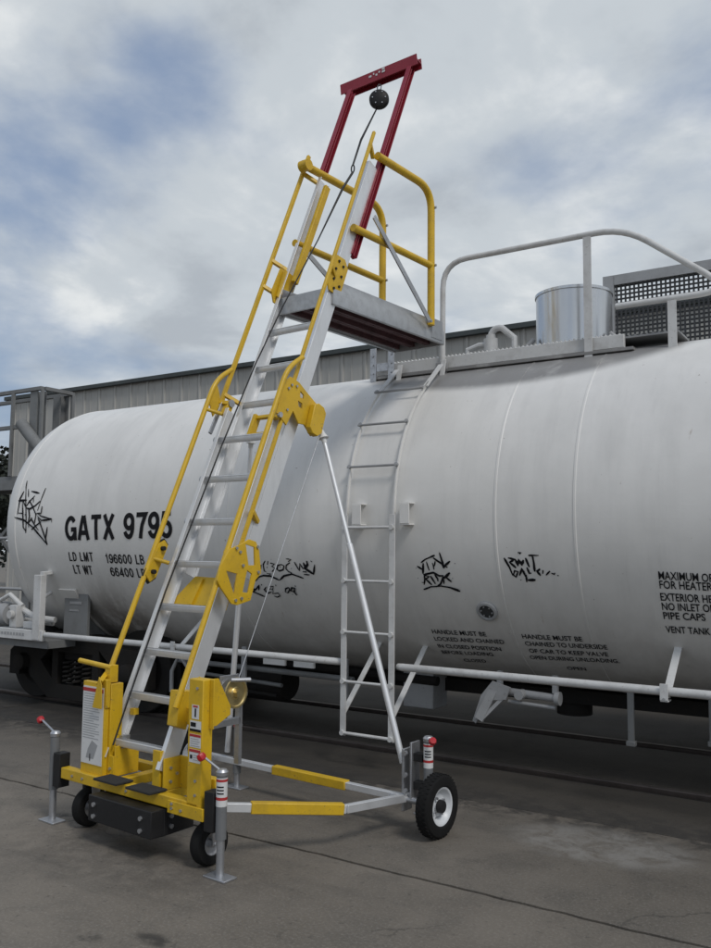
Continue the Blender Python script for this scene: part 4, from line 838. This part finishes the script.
for z0, z1, kind in ((.845, .925, 0), (.775, .835, 1), (.685, .76, 2), (.60, .675, 3)):
    lb = decal(.575 if kind == 0 else .562, .635 if kind == 0 else .655, z0, z1, fy, 'label', po)
    f2 = fy-.0014
    if kind == 0: decal(.585, .625, z1-.014, z1-.004, f2, 'redprint', lb, 'header'); decal(.60, .612, z0+.012, z1-.02, f2, 'print', lb, 'pictogram')
    if kind == 1: decal(.568, .612, z0+.026, z1-.01, f2, 'print', lb, 'letters'); decal(.562, .655, z0, z0+.014, f2, 'print', lb, 'footer')
    if kind == 2:
        decal(.562, .655, z1-.015, z1-.001, f2, 'redprint', lb, 'header')
        for k in range(4): decal(.57, .648-.01*(k % 2), z0+.008+k*.013, z0+.011+k*.013, f2, 'gpaint', lb, 'small_print')
    if kind == 3:
        decal(.562, .655, z1-.016, z1-.001, f2, 'redprint', lb, 'header'); decal(.57, .588, z0+.02, z0+.042, f2, 'print', lb, 'pictogram')
        for k in range(3): decal(.596, .648, z0+.015+k*.013, z0+.018+k*.013, f2, 'gpaint', lb, 'small_print')
# left post, sign, towing arm
q = MB(); q.box((-.52, .0, .372), (-.285, .035, .955)); q.box((-.31, .036, .372), (-.27, .13, .95)); lp_ = q.build('post', 'yellow', cart, bevel=.004)
sg_ = decal(-.512, -.296, .435, .925, -.0005, 'label', cart, 'instruction_sign', .004)
decal(-.512, -.296, .893, .915, -.005, 'redprint', sg_, 'header')
rs = random.Random(8)
for k in range(19):
    z_ = .875-k*.0155; decal(-.50, -.36-rs.random()*.06 if k % 3 == 2 else -.325-rs.random()*.02, z_, z_+.004, -.005, 'gpaint', sg_, 'small_print', .0006)
q = MB(); q.prism([(-.46, .47), (-.38, .47), (-.34, .56), (-.40, .585), (-.44, .53)], (1, 0, 0), (0, 0, 1), (0, -1, 0), (0, -.0048, 0), .0006); q.build('diagram', 'gpaint', sg_)
decal(-.42, -.412, .455, .50, -.006, 'print', sg_, 'figure', .0006)
q = MB(); q.box((-.345, .037, .955), (-.29, .10, 1.065)); q.box((-.325, .0, .80), (-.275, .034, .98)); q.build('post', 'yellow', cart, bevel=.003)
q = MB(); q.tube([(-.64, .05, 1.07), (-.29, .05, 1.05)], .017, 12); q.build('towing_handle', 'yellow', cart)
q = MB(); q.prism([(-.37, .80), (-.275, .80), (-.28, .95), (-.31, 1.0)], (1, 0, 0), (0, 0, 1), (0, 1, 0), (0, -.035, 0), .006); q.bar((-.31, -.028, .96), LP(-.40, 1.0, .285), .05, .03, up=(0, 1, 0)); q.build('handrail_gusset', 'yellow', cart, bevel=.002)
q = MB(); q.prism([(.60, .16), (.60, .24), (.80, .30), (.84, .16)], S_, N_, X_, LP(.255, .12, 0), .09); q.build('handrail_shoe', 'yellow', cart, bevel=.003)
q = MB(); q.box((-.285, .20, .735), (-.245, .24, .775)); q.build('rung_clip', 'yellow', cart)
# casters
def caster(x, y):
    R_ = .127; h = .042
    q = MB(); q.lathe((x, y, R_), (1, 0, 0), [(-h*.8, R_*.5), (-h, R_*.7), (-h*.9, R_*.9), (-h*.5, R_*.985), (0, R_), (h*.5, R_*.985), (h*.9, R_*.9), (h, R_*.7), (h*.8, R_*.5)], 40); w_ = q.build('caster_wheel', 'rubber', cart)
    q = MB(); q.lathe((x, y, R_), (1, 0, 0), [(h*.85, R_*.52), (h*.4, R_*.44), (h*.3, R_*.2), (h*1.0, R_*.17), (h*1.0, .0005)], 24); q.lathe((x, y, R_), (-1, 0, 0), [(h*.85, R_*.52), (h*.4, R_*.44), (h*.3, R_*.2), (h*1.0, R_*.17), (h*1.0, .0005)], 24); q.build('hub', 'galv', w_)
    q = MB(); q.box((x-.055, y-.03, .268), (x+.055, y+.05, .282))
    for s in (-1, 1): q.prism([(-.03, .28), (.045, .28), (.02, .12), (-.02, .12)], (0, 1, 0), (0, 0, 1), (s, 0, 0), (x+s*.05, y, 0), .005)
    q.cyl((x-.06, y, .127), (1, 0, 0), .010, .12, 8); q.cyl((x, y, .283), (0, 0, 1), .03, .02, 14); q.build('fork', 'galv', w_, bevel=.001)
caster(-.54, .10); caster(.605, .10)
# winch and its cable
q = MB(); q.lathe((.325, .56, .895), (1, 0, 0), [(0, .0005), (0, .096), (.006, .100), (.014, .098), (.014, .086), (.005, .080), (.005, .04), (.012, .034), (.012, .0005)], 36); wi = q.build('winch_drum', 'brass', cart)
q = MB(); q.lathe((.265, .56, .895), (1, 0, 0), [(0, .0005), (0, .085), (.006, .085), (.006, .035), (.058, .035), (.058, .0005)], 24); q.build('drum_flange', 'galv', wi)
q = MB(); q.cyl((.336, .56, .895), (1, 0, 0), .028, .03, 6); q.build('winch_nut', 'brass', wi)
q = MB(); q.box((.24, .50, .86), (.262, .66, 1.0)); q.tube([(.345, .50, .985), (.40, .62, .98)], .014, 8); q.build('winch_frame', 'galv', cart)
q = MB(); q.tube([(.31, .60, .975), LP(.34, 3.0, -.22)], .0035, 6); q.build('winch_cable', 'galv', cart)
q = MB(); q.bar((.26, .40, .70), (.26, .66, .70), .04, .04); q.bar((.26, .66, .42), (.26, .66, .90), .04, .03); q.build('winch_mount', 'galv', cart)

# fall arrester: hangs from the red beam, its cord runs down the rungs
fa = thing('fall_arrester', 'round black retractable lifeline hanging from the red top beam with its cord down the ladder', 'lifeline', CO, CR)
BC = Vector((-.10, 2.66, 5.985))
CRD = [(.147, 5.68, .13), (.16, 5.38, .14), (.143, 5.13, .15), (.077, 4.59, .17), (-.049, 3.93, .19), (-.132, 3.41, .19), (-.19, 2.72, .19), (-.214, 2.2, .19), (-.245, 1.58, .19), (-.24, 1.2, .19), (-.238, .83, .19), (-.231, .54, .19)]
q = MB(); q.lathe(BC+Vector((-.025, .037, 0)), (.55, -.83, 0), [(0, .0005), (0, .055), (.012, .082), (.03, .092), (.06, .092), (.078, .082), (.09, .055), (.09, .0005)], 28); ho = q.build('housing', 'black', fa)
for a_ in range(6):
    d = Vector((.83*math.cos(a_*1.047), .55*math.cos(a_*1.047), math.sin(a_*1.047)))*.06; q = MB(); q.cyl(BC+Vector((.0235, -.0355, 0))+d, (.55, -.83, 0), .006, .009, 6); q.build('screw', 'galv', ho)
q = MB(); q.tube([BC+Vector((.022*math.cos(t), 0, .118+.032*math.sin(t))) for t in [k*math.tau/16 for k in range(17)]], .006, 6, caps=False); q.build('carabiner', 'galv', fa)
def wl(p): return CO+Matrix.Rotation(CR, 3, 'Z') @ Vector(p)
c0 = BC+Vector((-.02, -.01, -.085)); c1_ = LP(*CRD[1]); 
q = MB(); q.tube([c0, LP(*CRD[0]), c1_], [.007, .010, .008], 8); q.build('lanyard', 'black', fa)
q = MB(); q.tube([c1_+Vector((.016*math.cos(t), 0, .032*math.sin(t)-.03)) for t in [k*math.tau/14 for k in range(15)]], .006, 6, caps=False); q.build('snap_hook', 'black', fa)
q = MB(); q.tube([c1_-Vector((0, 0, .06))]+[LP(*k) for k in CRD[2:]], [.010, .010]+[.0055]*(len(CRD)-3), 6); q.build('cord', 'black', fa)
